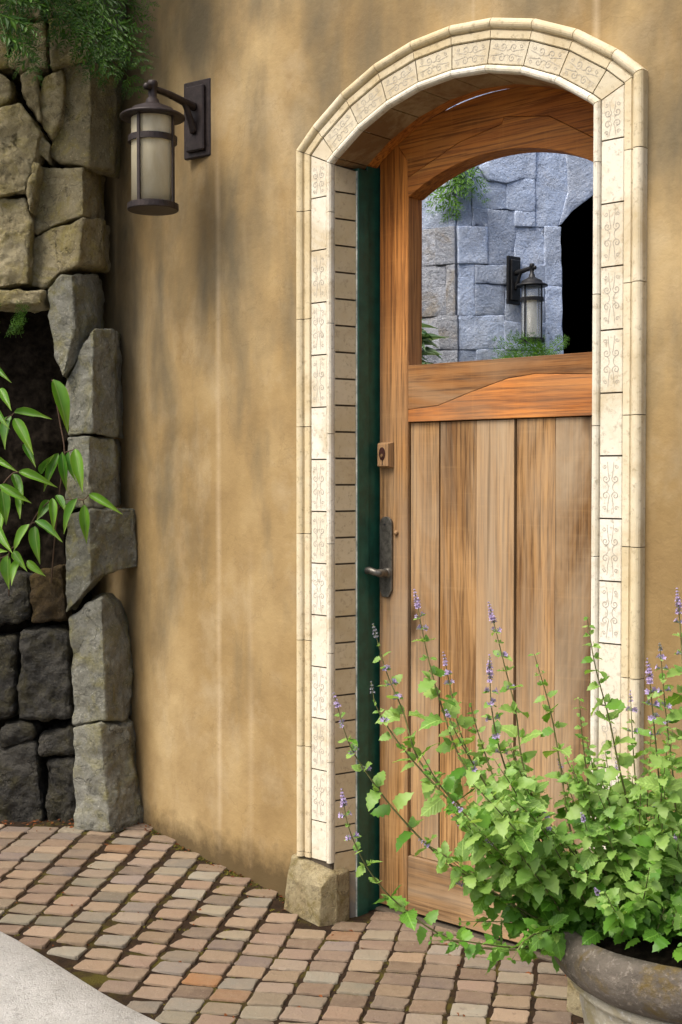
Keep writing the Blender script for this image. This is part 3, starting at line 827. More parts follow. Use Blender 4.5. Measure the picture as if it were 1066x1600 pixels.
sweep_piece('frame_head', [(0.033, 0.150), (0.033, 0.197), (0.003, 0.197), (0.003, 0.150)], M['wood_t'], th=(None, None), parent=FR, gap=0, sub=20)

# ------------------------------------------------------------------ the wooden door
DR = empty('wooden_door', (OX, OY, -0.05), 'weathered cedar plank door with an arched open window', 'door', rz=ROT)
DZ0 = -0.045
DL, DRT, SL, SR = -0.439, 0.452, -0.322, 0.352
YF, YB = 0.20, 0.275
CU, RO, CZO = 0.015, 0.68, 1.642                     # window arch
RT = 0.861                                           # top of the door leaf
def dz_top(u): return CZO + sqrt(RT*RT - (u - CU)**2) - 0.004
def dz_win(u): return CZO + sqrt(RO*RO - (u - CU)**2)
lst = prism_bm([(DL, DZ0), (SL, DZ0), (SL, 2.232), (SL - 0.004, 2.352), (SL - 0.045, dz_top(SL - 0.045)), (SL - 0.085, dz_top(SL - 0.085)), (DL, dz_top(DL))], YF, YB, 0.003)
o = lp('stile', lst, M['wood_v'], DR)
rst = prism_bm([(SR, DZ0), (DRT, DZ0), (DRT, dz_top(DRT)), (SR + 0.07, dz_top(SR + 0.07)), (SR + 0.045, dz_top(SR + 0.045)), (SR + 0.004, 2.35), (SR, 2.232)], YF, YB, 0.003)
lp('stile', rst, M['wood_v'], DR)
n = 20
g = 0.0015
us = [SL + g + (SR - SL - 2*g) * i / n for i in range(n + 1)]
poly = [(u, dz_win(u)) for u in us] + [(SR - g + 0.004, 2.351)] + [(u, dz_top(u)) for u in [SR + 0.05 - (SR - SL + 0.1) * i / n for i in range(n + 1)]] + [(SL + g - 0.004, 2.353)]
# the arched head is scarfed from two timbers along a jogged line
scarf = [(SL + g - 0.003, 2.295), (-0.12, 2.372), (0.035, 2.398), (0.045, 2.418), (0.20, 2.392), (SR - g + 0.003, 2.30)]
low = [(u, dz_win(u)) for u in us] + [(x, z - 0.0007) for x, z in scarf[::-1]]
upp = [(x, z + 0.0007) for x, z in scarf] + [(SR - g + 0.004, 2.351)] + [(u, dz_top(u)) for u in [SR + 0.045 - (SR - SL + 0.09) * i / n for i in range(n + 1)]] + [(SL + g - 0.004, 2.353)]
for pl in (low, upp): lp('arched_rail', prism_bm(pl, YF - 0.001, YB - 0.001, 0.0015), M['wood_t'], DR)
# middle rail scarfed along the dark crack
Z0, Z1 = 1.524, 1.703
crack = [(SL + g, 1.563), (-0.20, 1.572), (-0.08, 1.607), (0.06, 1.643), (0.16, 1.652), (SR - g, 1.640)]
lowr = [(SL + g, Z0), (SR - g, Z0)] + [(x, z - 0.0006) for x, z in crack[::-1]]
uppr = [(x, z + 0.0006) for x, z in crack] + [(SR - g, Z1), (SL + g, Z1)]
lp('middle_rail', prism_bm(lowr, YF + 0.0005, YB, 0.0012), M['wood_h'], DR)
lp('middle_rail', prism_bm(uppr, YF + 0.0005, YB, 0.0012), M['wood_hm'], DR)
lp('bottom_rail', box_bm(SL + g, SR - g, YF + 0.001, YB, DZ0, 0.135, 0.003), M['wood_hb'], DR)
for x0, x1, dy in ((SL + 0.004, -0.206, 0.013), (-0.198, -0.0613, 0.010), (-0.0607, 0.077, 0.010), (0.087, 0.2206, 0.010), (0.2212, SR - 0.012, 0.010)):
    lp('plank', box_bm(x0, x1, YF + dy, YF + dy + 0.022, 0.137, Z0 - 0.003, 0.0007), M['wood_p'], DR)
lp('backing_board', box_bm(SL - 0.02, SR + 0.02, YF + 0.036, YB - 0.004, 0.10, Z0 + 0.02), M['core'], DR)
# inner lining of the window on the far side
# lock block
kb = prism_bm([(-0.4335, 1.378), (-0.377, 1.378), (-0.377, 1.462), (-0.4335, 1.462)], YF - 0.024, YF - 0.001, 0.0)
for v in kb.verts:
    if v.co.y < YF - 0.01: v.co.x = -0.4055 + (v.co.x + 0.4055) * 0.80; v.co.z = 1.42 + (v.co.z - 1.42) * 0.86
bmesh.ops.bevel(kb, geom=list(kb.edges), offset=0.0015, segments=1, affect='EDGES')
LB = lp('lock_block', kb, M['wood_b'], DR)
def disc_bm(cx, cz, rx, rz, y0, y1, n=20, r0=0.0):
    return prism_bm([(cx + rx*cos(2*pi*i/n), cz + rz*sin(2*pi*i/n)) for i in range(n)], y0, y1, 0.0008)
def sub(o, parent):
    o.parent = parent; o.matrix_parent_inverse = parent.matrix_basis.inverted(); return o
k1 = lp('key_plate', disc_bm(-0.407, 1.424, 0.0125, 0.021, YF - 0.027, YF - 0.0235), M['keyplate'], None); sub(k1, LB)
V, F = lathe_vf([(0.0, 0.0), (0.0045, 0.0), (0.006, 0.003), (0.006, 0.005)], 12)
k2 = lp('key_cylinder', disc_bm(-0.406, 1.418, 0.005, 0.006, YF - 0.0295, YF - 0.0265, 12), M['wood_b'], None); sub(k2, LB)
k3 = lp('key_slot', box_bm(-0.4073, -0.4052, YF - 0.0255, YF - 0.0225, 1.3875, 1.405), M['black'], None); sub(k3, LB)
# handle plate with rounded ends and a forged lever
hp = []
cx, hw, za, zb_ = -0.405, 0.0255, 0.962, 1.222
for i in range(13): hp.append((cx + hw*cos(pi*i/12), zb_ - hw + hw*sin(pi*i/12)))
hp += [(cx - hw, 0.985), (cx - hw*0.55, za), (cx + hw*0.45, za), (cx + hw, 0.985)]
HP = lp('handle_plate', prism_bm(hp, YF - 0.010, YF - 0.0005, 0.0025, 2), M['pewter'], DR)
lp('plate_screw', disc_bm(cx - 0.003, 1.196, 0.004, 0.004, YF - 0.0125, YF - 0.0095, 10), M['black'], None)
sub(bpy.data.objects['plate_screw'], HP)
lv = catmull([(-0.398, YF - 0.004, 1.040), (-0.398, YF - 0.035, 1.041), (-0.405, YF - 0.056, 1.043), (-0.428, YF - 0.061, 1.050), (-0.455, YF - 0.060, 1.045), (-0.482, YF - 0.058, 1.036), (-0.490, YF - 0.058, 1.038)], 5)
V, F = tube_vf(lv, [0.014 if i < 9 else 0.0115 + 0.0065 * smooth(17, 28, i) for i in range(len(lv))], 10)
o = obj('lever', mesh('lever', V, F, True), M['pewter'], None, LOC); sub(o, HP)
V, F = lathe_vf([(0.017, 0), (0.017, 0.007), (0.012, 0.012), (0.0, 0.013)], 16)
o = obj('lever_rose', mesh('lever_rose', V, F, True), M['pewter'], None, LOC @ Matrix.Translation((-0.398, YF - 0.008, 1.040)) @ Matrix.Rotation(pi/2, 4, 'X')); sub(o, HP)
V, F = lathe_vf([(0.008, 0), (0.008, 0.006), (0.005, 0.010), (0.0, 0.0105)], 12)
obj('peg', mesh('peg', V, F, True), M['wood_b'], DR, LOC @ Matrix.Translation((-0.366, YF - 0.0005, 1.170)) @ Matrix.Rotation(pi/2, 4, 'X'))
o = obj('threshold', bm_mesh('threshold', box_bm(-0.445, 0.445, 0.185, 0.30, -0.14, -0.056, 0.004)), M['mortar'], None, LOC)
tag(o, 'low grey stone threshold under the wooden door', 'threshold')

# ------------------------------------------------------------------ wall lanterns
def lantern(label, base, rz, glass, metal, group, H=1.0, K=1.0, arm_len=0.262, slim=1.0):
    """base: point on the wall at the middle of the back plate; local -y points out of the wall"""
    T = empty('wall_lantern', base, label, 'lantern', group, rz)
    B = Matrix.Translation(base) @ Matrix.Rotation(rz, 4, 'Z')
    BK = B @ Matrix.Diagonal((K * slim, K * slim, K, 1))
    def add(name, me, mat, p=T, sm=False):
        if sm: me.polygons.foreach_set('use_smooth', [True]*len(me.polygons))
        o = link(bpy.data.objects.new(name, me)); me.materials.append(mat); o.matrix_basis = BK
        o.parent = p; o.matrix_parent_inverse = (B if p is T else BK).inverted(); return o
    hp = 0.146 * H
    bp = box_bm(-0.068, 0.068, -0.018, 0.004, -hp, hp, 0.004); plate = add('back_plate', bm_mesh('back_plate', bp), metal)
    add('raised_panel', bm_mesh('raised_panel', box_bm(-0.045, 0.045, -0.034, -0.0175, -hp + 0.022, hp - 0.022, 0.005)), metal, plate)
    ay = -arm_len; az = 0.05
    arm = catmull([(0, -0.03, az - 0.008), (0, -0.10, az - 0.002), (0, -0.18, az + 0.006), (0, ay - 0.026, az + 0.006)], 5)
    V, F = tube_vf(arm, [0.017 - 0.006*i/(len(arm)-1) for i in range(len(arm))], 10)
    brace = catmull([(0, -0.032, -0.055), (0, -0.055, -0.01), (0, -0.095, 0.045), (0, -0.17, az - 0.002)], 5)
    tube_vf(brace, [0.016 - 0.008*i/(len(brace)-1) for i in range(len(brace))], 8, V, F)
    tube_vf([(0, ay - 0.018, az + 0.006), (0, ay - 0.036, az + 0.006), (0, ay - 0.042, az + 0.006)], [0.013, 0.013, 0.007], 10, V, F)
    add('arm', mesh('arm', V, F, True), metal)
    top = az + 0.034
    V, F = lathe_vf([(0.0, top), (0.016, top - 0.001), (0.019, top - 0.006), (0.019, top - 0.022), (0.0155, top - 0.026), (0.0155, top - 0.062), (0.022, top - 0.068),
        (0.026, top - 0.082), (0.045, top - 0.092), (0.075, top - 0.104), (0.083, top - 0.118), (0.112, top - 0.126), (0.119, top - 0.131), (0.119, top - 0.137), (0.108, top - 0.140), (0.0, top - 0.134)], 32, (0, ay))
    me = mesh('cap', V, F); cap = add('cap', me, metal)
    for p in me.polygons: p.use_smooth = True
    gt, gb = top - 0.140, top - 0.462
    gr = 0.078
    V, F = lathe_vf([(gr, gt), (gr, gb + 0.006), (gr - 0.004, gb + 0.006), (gr - 0.004, gt)], 32, (0, ay)); add('glass', mesh('glass', V, F, True), glass)
    if glass is M['clear']:
        V, F = lathe_vf([(0.0, gt - 0.05), (0.034, gt - 0.055), (0.038, gt - 0.09), (0.038, gb + 0.03), (0.0, gb + 0.02)], 16, (0, ay)); add('candle_shade', mesh('candle_shade', V, F, True), M['frost'])
    for rr, z0, z1, nm in ((0.090, gt - 0.088, gt - 0.066, 'cage_ring'), (0.094, gb - 0.012, gb + 0.014, 'bottom_ring')):
        ri = rr - 0.008 if nm == 'cage_ring' else 0.0
        prof = [(rr, z0), (rr, z1), (rr - 0.008, z1), (rr - 0.008, z0), (rr, z0)] if nm == 'cage_ring' else [(0.0, z0), (rr - 0.003, z0), (rr, z0 + 0.003), (rr, z1 - 0.003), (rr - 0.006, z1), (0.07, z1), (0.0, z1 - 0.002)]
        V, F = lathe_vf(prof, 32, (0, ay)); add(nm, mesh(nm, V, F, False), metal)
    for k in range(4):
        a = k*pi/2 + 0.15
        c, s = cos(a), sin(a); bm = box_bm(-0.006, 0.006, -0.004, 0.004, gb - 0.004, gt + 0.006, 0.001)
        bmesh.ops.transform(bm, matrix=Matrix.Translation((0.0885*c, ay + 0.0885*s, 0)) @ Matrix.Rotation(a + pi/2, 4, 'Z'), verts=bm.verts)
        add('cage_bar', bm_mesh('cage_bar', bm), metal)
        bm = box_bm(-0.004, 0.004, -0.006, 0.006, gt - 0.1, gt - 0.092, 0.001)
    return T
def wall_point(u, z, out=0.0):
    x, y = curve(u, -PLV - out); p = LOC @ Vector((x, y, z)); a = max(0, abs(u) - 0.64) / RC * (1 if u > 0 else -1)
    return p, ROT - a
uL = -1.135
p, rz = wall_point(uL, 2.594, 0.002)
lantern('bronze wall lantern with cream frosted glass mounted on the ochre plaster', p, rz, M['frost'], M['iron'], None, K=0.91)

# ------------------------------------------------------------------ dry stone wall on the left
SW = empty('dry_stone_wall', at(60, 1290, 4.9), 'rough dry stone wall of lichened basalt ending against the plaster', 'stone wall')
SW.location.z = 0
def zs(px):                                          # depth of the stone face along the picture's left strip
    return 4.70 + 0.10 * smooth(100, -60, px) * -1 + 0.02
def quoin(face, ret, mat, seed, label=None, lean=0.0, ridge_n=2, fd=0.13):
    """face: left polygon, ret: right polygon (pixels). The shared ridge stands forward, the return runs back to the plaster."""
    shared = set(face) & set(ret); xs = [p[0] for p in ret]; xr = max(xs)
    dr = min(plaster_depth(min(xr, 222)) + 0.015, 4.86)
    rx = sum(p[0] for p in shared) / len(shared)
    def dep(p, onret):
        if p in shared: return dr - fd
        if onret: return dr - fd * max(0, (xr - p[0])) / max(1, xr - rx)
        return dr - fd + 0.0012 * (rx - p[0])
    A = [at(*p, dep(p, False)) for p in face]; B = [at(*p, dep(p, True)) for p in ret]
    rough_stone('stone', [A, B], (0.0, 0.16, 0), mat, SW, 0.004, 7, 0.010, 9, seed, label, 0.014)
quoin([(100,104),(140,98),(142,182),(138,258),(98,253),(80,243),(88,208),(102,184)], [(140,98),(184,96),(180,180),(173,263),(138,258),(142,182)], M['lichen'], 1)
quoin([(60,262),(128,262),(130,335),(100,346),(56,362),(52,338),(56,300)], [(128,262),(152,264),(148,345),(130,335)], M['lichen'], 2)
quoin([(54,372),(118,347),(131,342),(122,412),(95,424),(66,448),(46,444),(50,400)], [(131,342),(159,341),(157,412),(122,412)], M['lichen'], 3)
quoin([(76,452),(96,432),(112,430),(116,512),(98,590),(86,560),(78,500)], [(112,430),(147,428),(150,512),(128,548),(98,590),(116,512)], M['greystone'], 4)
quoin([(101,602),(118,566),(146,514),(144,677),(108,679)], [(146,514),(178,516),(183,683),(144,677)], M['greystone'], 5)
quoin([(106,685),(140,682),(138,792),(104,794)], [(140,682),(174,687),(180,790),(138,792)], M['greystone'], 6)
quoin([(103,806),(140,798),(142,912),(104,957)], [(140,798),(208,796),(214,886),(182,890),(160,898),(142,912)], M['greystone'], 7, fd=0.16)
quoin([(111,968),(138,942),(158,934),(165,1124),(116,1131)], [(158,934),(178,946),(196,1000),(204,1060),(201,1124),(165,1124)], M['greystone'], 8, fd=0.15)
quoin([(116,1138),(156,1130),(172,1300),(119,1295)], [(156,1130),(198,1138),(207,1205),(226,1306),(172,1300)], M['greystone'], 9, fd=0.16)
def face_stone(pts, mat, seed, Y, amp=0.012, label=None, bev=0.006):
    rough_stone('stone', [[at(x, y, Y + 0.02*noise.noise(Vector((x*.01, y*.01, seed)))) for x, y in pts]], (0, 0.2, 0), mat, SW, bev, 7, amp, 9, seed, label, 0.014)
YS = 4.74
for i, pts in enumerate([
    [(-90,178),(0,170),(30,162),(62,206),(54,246),(40,298),(0,306),(-95,300)],
    [(-70,312),(0,311),(38,309),(48,345),(43,442),(0,448),(-72,446)],
    [(-60,108),(-5,114),(16,126),(15,154),(0,166),(-62,174)],
    [(34,118),(56,110),(63,188),(46,166),(36,146)],
    [(62,146),(70,120),(96,110),(100,130),(96,180),(80,214),(66,194)],
    [(58,236),(63,211),(78,226),(77,254)],
    [(42,301),(52,252),(60,258),(52,306),(46,330)],
    [(-70,454),(30,453),(66,456),(64,474),(0,476),(-70,474)],
    [(-160,60),(-70,60),(-66,172),(-165,178)],
    [(-190,182),(-98,182),(-100,306),(-196,306)],
    [(-180,312),(-76,314),(-78,474),(-186,470)],
    [(20,40),(70,34),(74,106),(30,110),(16,100)],
    [(78,30),(140,20),(144,92),(100,100),(80,104)],
    [(-60,30),(14,34),(12,104),(-58,104)],
    [(-20,-80),(60,-90),(66,28),(-24,28)],
    [(66,-90),(150,-90),(150,14),(74,26)],
    [(-150,-80),(-28,-80),(-30,54),(-150,54)]]):
    face_stone(pts, M['lichen'], 20 + i, YS + (0.01 if i % 3 else -0.015))
quoin([(146,-90),(150,14),(148,92),(140,96),(120,96),(120,-90)][::-1], [(150,14),(146,-90),(190,-90),(188,92),(148,92)], M['greystone'], 61)
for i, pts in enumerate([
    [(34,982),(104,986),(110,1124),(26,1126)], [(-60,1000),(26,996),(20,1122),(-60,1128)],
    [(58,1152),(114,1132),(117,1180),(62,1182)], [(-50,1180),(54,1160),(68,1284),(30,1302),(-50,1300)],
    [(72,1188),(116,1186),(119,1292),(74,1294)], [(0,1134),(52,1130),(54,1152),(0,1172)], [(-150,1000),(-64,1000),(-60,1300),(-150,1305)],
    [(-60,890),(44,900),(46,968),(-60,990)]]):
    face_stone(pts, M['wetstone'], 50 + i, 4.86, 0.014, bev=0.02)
M['ruststone'] = m_stone('rusty_wet_basalt', [(0.03, 0.022, 0.012), (0.075, 0.048, 0.018), (0.11, 0.075, 0.03)], (0.09, 0.06, 0.015), (0.01, 0.009, 0.008))
face_stone([(48,902),(98,884),(102,966),(50,972)], M['ruststone'], 71, 4.87, 0.014)
# dark core behind the joints
cp = [at(-420, -220, 5.03), at(128, -220, 5.03), at(120, 1330, 5.03), at(-420, 1330, 5.03)]
rough_stone('wall_core', [cp], (0, 0.35, 0), M['core'], SW, 0.01, 5, 0.01, 5, 90)
# soil pocket with a shelf
PK = [at(-200, 478, 4.97), at(106, 478, 4.97), at(108, 985, 4.97), at(-200, 985, 4.97)]
o = rough_stone('soil_pocket', [PK], (0, 0.2, 0), M['soil'], None, 0.02, 6, 0.035, 7, 91)
tag(o, 'black soil pocket in the stone wall behind the bamboo leaves', 'soil')

# ------------------------------------------------------------------ leaves
def leaf_mesh(name, kind, seed):
    r = random.Random(seed); V, F = [], []
    if kind == 'mint':
        n = 9; mid = []; DRP = r.uniform(-0.05, 0.45); CUP = r.uniform(-0.15, 0.45)
        for i in range(n + 1):
            t = i / n
            wd = 0.35 * (sin(pi * min(1, t * 0.97 + 0.06)) ** 0.72) * (1.12 - 0.55 * t) if 0 < i < n else 0.03 * (i == 0)
            if i == 1: wd *= 1.15
            back = -0.06 if i == 1 else 0
            ser = (0.055 if i % 2 else -0.02) if 0 < i < n else 0
            z = -DRP * t * t + 0.03 * r.uniform(-1, 1)
            up_ = CUP + r.uniform(-.12, .12)
            mid.append(len(V)); V.append((t, 0, z))
            V.append((t + back - 0.02 * (i % 2), wd + ser, z + up_ * wd + r.uniform(-.02, .02)))
            V.append((t + back - 0.02 * (i % 2), -wd - ser, z + up_ * wd + r.uniform(-.02, .02)))
        for i in range(n):
            a, b = i*3, (i+1)*3
            F += [(a, b, b+1, a+1), (a, a+2, b+2, b)]
        V = [(x + 0.16, y, z) for x, y, z in V]; k = len(V)
        V += [(0, 0.012, 0.0), (0, -0.012, 0.0)]; F.append((k, k+1, 0))
    else:                                             # lance leaf
        n = 10; dr = r.uniform(0.08, 0.3)
        for i in range(n + 1):
            t = i / n; wd = 0.46 * (sin(pi * t ** 0.72) ** 1.05) if 0 < i < n else 0.01
            z = -dr * t * t; tw = r.uniform(-.02, .02)
            V += [(t, 0, z), (t, wd, z + 0.35 * wd + tw), (t, -wd, z + 0.35 * wd - tw)]
        for i in range(n):
            a, b = i*3, (i+1)*3
            F += [(a, b, b+1, a+1), (a, a+2, b+2, b)]
    return mesh(name, V, F, True)
def frame(p, d, up_, L, Wd=None):
    d = d.normalized(); z = (up_ - d * up_.dot(d))
    if z.length < 1e-4: z = d.orthogonal()
    z.normalize(); y = z.cross(d); Wd = L if Wd is None else Wd
    m = Matrix((d * L, y * Wd, z * L)).transposed().to_4x4(); m.translation = p; return m

# bamboo in the soil pocket
def bamboo():
    r = random.Random(11)
    ms = [leaf_mesh('leaf', 'lance', i) for i in range(6)]
    for m_ in ms: m_.materials.append(M['bamboo'])
    L = [((350,140),(465,450),100),((95,355),(330,385),56),((75,380),(0,560),76),((95,395),(215,615),76),((385,625),(285,860),62),((410,615),(430,865),58),
      ((455,610),(475,810),42),((495,595),(540,870),78),((125,745),(345,815),58),((85,760),(155,940),62),((0,830),(195,945),58),((10,855),(45,1080),82),((-30,650),(85,730),44),
      ((320,930),(245,1060),62),((345,920),(355,1110),54),((370,900),(435,1000),54),((510,920),(405,1145),64),((555,960),(565,1210),68),((585,895),(780,995),54),
      ((195,1090),(80,1265),62),((230,1105),(240,1325),74),((230,1070),(410,1190),60),((-20,1100),(65,1270),64),((55,1285),(40,1510),78),((90,1270),(160,1380),56),((-60,1290),(40,1262),48),((-40,40),(38,130),44),
      ((20,1000),(-10,1200),60),((150,860),(120,1040),56),((270,760),(330,640),50),((130,1330),(60,1460),58),((0,200),(70,330),54),((-20,330),(30,440),50),((160,560),(230,700),50),((180,1330),(290,1430),52),((-140,700),(-60,900),70),((-150,1000),(-40,1150),70)]
    B = empty('bamboo_plant', at(30, 980, 4.8), 'green bamboo leaves growing from a dark pocket in the stone wall', 'plant')
    for k, (a, b, wd) in enumerate(L):
        Y = 4.63 + r.uniform(-0.03, 0.06) - (0.06 if a[0] > 480 else 0)
        P0 = at(a[0]/4.21, 560 + a[1]/4.21, Y + 0.02); P1 = at(b[0]/4.21, 560 + b[1]/4.21, Y - r.uniform(0.0, 0.06))
        d = P1 - P0; wm = wd / 4.21 / FPX * Y
        m = frame(P0, d, Vector((r.uniform(-.5, .5), -1.0, 0.55 + r.uniform(-.3, .3))), d.length, wm * 1.12)
        obj('leaf', ms[k % 6], None, B, m)
    # canes and twigs joining the leaf clusters to the pocket
    def cane(pts, rad):
        P = catmull([at(x/4.21, 560 + y/4.21, Y) for x, y, Y in pts], 4)
        V, F = tube_vf(P, rad, 6); obj('cane', mesh('cane', V, F, True), M['twig'], B)
    cane([(330,1600,4.9),(360,1200,4.78),(395,860,4.66),(425,620,4.64),(395,420,4.66),(345,140,4.66)], 0.0026)
    cane([(380,1000,4.72),(430,930,4.68),(545,930,4.60),(585,897,4.60)], 0.0022)
    cane([(545,930,4.60),(555,962,4.61)], 0.002); cane([(545,930,4.60),(512,922,4.62)], 0.002); cane([(425,620,4.64),(495,597,4.62)], 0.002)
    cane([(60,1650,4.92),(60,1290,4.66),(90,1240,4.66),(200,1095,4.66),(232,1080,4.66)], 0.0024)
    cane([(20,1500,4.9),(-20,1000,4.7),(10,850,4.66),(80,760,4.66),(125,747,4.66)], 0.0024)
    cane([(-20,1000,4.72),(-30,650,4.68),(30,420,4.66),(80,372,4.66),(95,358,4.66)], 0.0024); cane([(-30,650,4.68),(-40,300,4.68),(-40,42,4.66)], 0.002)
    cane([(200,1095,4.66),(260,1000,4.68),(340,930,4.67)], 0.002)
    cane([(-30,650,4.68),(-100,760,4.7),(-140,700,4.67)], 0.002); cane([(20,1500,4.9),(-100,1200,4.72),(-150,1000,4.67)], 0.002); cane([(60,1290,4.66),(-20,1320,4.67),(-60,1290,4.66)], 0.002)
bamboo()

# feathery fronds
def frond_mesh(name, seed, n=16, wide=0.34, droop=0.3, m=9, fine=1.0):
    r = random.Random(seed); V, F = [], []
    def q(p, d, l, wd):
        b = len(V); s = Vector((-d.y, d.x, 0)) * wd
        V.extend([p, p + d*l*0.5 + s, p + d*l + Vector((0, 0, -l*0.15)), p + d*l*0.5 - s]); F.append((b, b+1, b+2, b+3))
    pts = [Vector((i/n, 0.03*sin(i*0.5 + seed), -droop*(i/n)**2)) for i in range(n+1)]
    tube_vf(pts, [0.006*(1 - 0.8*i/n) for i in range(n+1)], 4, V, F)
    for i in range(1, n+1):
        t = i/n; L = wide * (sin(pi*min(1, t*0.9+0.1)) ** 0.7) * r.uniform(.75, 1.15)
        for s in (-1, 1):
            a = radians(r.uniform(38, 62)) * s; d = Vector((cos(a), sin(a), r.uniform(-.35, .1)))
            base = pts[i]
            for j in range(1, m+1):
                u = j/m; p = base + d*(L*u) + Vector((0, 0, -0.12*L*u*u)); ll = L*0.34*(1.1-u)*fine + 0.012
                for s2 in (-1, 1):
                    b2 = a + s2*radians(r.uniform(30, 60)); q(p, Vector((cos(b2), sin(b2), r.uniform(-.4, .4))), ll, ll*0.15)
            b = len(V); e = base + d*L; nn = Vector((-d.y, d.x, 0))*0.0025
            V.extend([base+nn, base-nn, e]); F.append((b, b+1, b+2))
    return mesh(name, V, F)
def overhang():
    r = random.Random(21); ms = [frond_mesh('frond', i, 15, 0.27, 0.3, 8, 0.85) for i in range(5)]
    for m_ in ms: m_.materials.append(M['fern'])
    T = empty('overhanging_fern', at(70, -160, 4.6), 'dark green feathery fronds hanging over the top of the stone wall', 'fern')
    tips = [((110,-60),(222,58)),((90,-40),(188,98)),((60,-40),(150,88)),((60,-60),(118,112)),((30,-50),(64,104)),((10,-60),(28,92)),((-20,-60),(0,70)),((130,-90),(205,20)),((80,-80),(168,48)),((40,-70),(96,66)),
            ((0,-60),(44,52)),((100,-90),(140,30)),((60,-90),(70,40)),((-30,-70),(-30,100)),((-60,-40),(-70,80)),((20,-100),(10,20)),((150,-120),(215,-30)),((-10,-20),(70,78)),((40,0),(128,92)),((90,-10),(180,72))]
    for k, (a, b) in enumerate(tips):
        if k in (3, 4, 6, 9, 11, 13, 14, 17, 18): continue
        Y = 4.52 + r.uniform(-.10, .08); P0, P1 = at(*a, Y + 0.10), at(*b, Y - 0.05); d = P1 - P0; Ls = d.length
        obj('frond', ms[k % 5], None, T, frame(P0, d, Vector((r.uniform(-.4, .4), -1, 0.6)), Ls * r.uniform(1.0, 1.12)))
    for k in range(8):                               # unseen fronds added above the view to shade the upper left
        x, y, Y = r.uniform(-220, 150), r.uniform(-420, -150), r.uniform(4.1, 4.6)
        P0 = at(x, y - 60, Y + 0.25); P1 = at(x + r.uniform(-40, 120), y + r.uniform(40, 110), Y - 0.15); d = P1 - P0
        obj('frond', ms[k % 5], None, T, frame(P0, d, Vector((r.uniform(-.5, .5), -.6, 1)), d.length * 1.3, d.length * 1.7))
    for k in range(5):
        V, F = tube_vf(catmull([at(60 + 20*k, -300, 4.78), at(60 + 22*k, -160, 4.68), at(tips[k*3][0][0], tips[k*3][0][1], 4.6)], 4), 0.006, 5)
        obj('branch', mesh('branch', V, F, True), M['twig'], T)
overhang()

# small fern tuft on the ledge above the pocket
def ledge_fern():
    r = random.Random(4); me = frond_mesh('frond', 44, 9, 0.22, 0.35, 4, 1.5); me.materials.append(M['fern'])
    T = empty('ledge_fern', at(10, 528, 4.75), 'small green fern tuft on the ledge above the bamboo', 'fern')
    for k in range(7):
        x = -20 + k*9; P0 = at(x, 528, 4.72); P1 = at(x + r.uniform(-14, 22), r.uniform(478, 505), 4.66)
        obj('frond', me, None, T, frame(P0, P1 - P0, Vector((0, -1, .5)), (P1-P0).length*1.15))
ledge_fern()

# ------------------------------------------------------------------ urn and catmint
PX, PY, PZ = 0.742, 2.60, 0.432
URN = empty('stone_urn', (PX, PY, gz(PX, PY)), 'low stone urn planter with weathered dark rim and cream fluted body', 'planter')
def urn():
    z = PZ
    rim = [(0.262, z-0.04), (0.272, z+0.003), (0.287, z+0.012), (0.303, z+0.008), (0.315, z-0.010), (0.318, z-0.034), (0.313, z-0.058), (0.299, z-0.080), (0.281, z-0.095), (0.264, z-0.103), (0.250, z-0.102)]
    V, F = lathe_vf(rim, 72, (PX, PY))
    V = [Vector(v) + Vector((0, 0, 1)) * 0.0025 * noise.noise(Vector(v) * 14) + (Vector(v) - Vector((PX, PY, v[2]))).normalized() * 0.003 * noise.noise(Vector(v) * 9) for v in V]
    obj('rim', mesh('rim', V, F, True), M['potrim'], URN)
    lip = [(0.250, z-0.098), (0.266, z-0.106), (0.270, z-0.117), (0.262, z-0.127), (0.246, z-0.130)]
    V, F = lathe_vf(lip, 72, (PX, PY)); obj('lip_ring', mesh('lip_ring', V, F, True), M['potbody'], URN)
    prof = [(0.250, z-0.118), (0.248, z-0.165), (0.238, z-0.22), (0.208, z-0.30), (0.165, z-0.34), (0.13, z-0.37), (0.12, z-0.385)]
    n = 96; V, F = [], []
    for j, (rr, zz) in enumerate(prof):
        for i in range(n):
            a = 2*pi*i/n; k = 1 - (0.028 * (0.5 + 0.5*cos(a*24)) if 0 < j < 6 else 0); V.append((PX + rr*k*cos(a), PY + rr*k*sin(a), zz))
    for j in range(len(prof)-1):
        for i in range(n): F.append((j*n+i, j*n+(i+1) % n, (j+1)*n+(i+1) % n, (j+1)*n+i))
    obj('bowl', mesh('bowl', V, F, True), M['potbody'], URN)
    V, F = lathe_vf([(0.0, z-0.383), (0.125, z-0.383), (0.13, z-0.405), (0.16, z-0.435), (0.165, z-0.45), (0.165, z-0.497), (0.0, z-0.497)], 48, (PX, PY)); obj('foot', mesh('foot', V, F), M['potbody'], URN)
    V, F = lathe_vf([(0.268, z-0.014), (0.18, z+0.004), (0.08, z+0.012), (0.0, z+0.014)], 40, (PX, PY)); obj('soil', mesh('soil', V, F, True), M['soil'], URN)
urn()

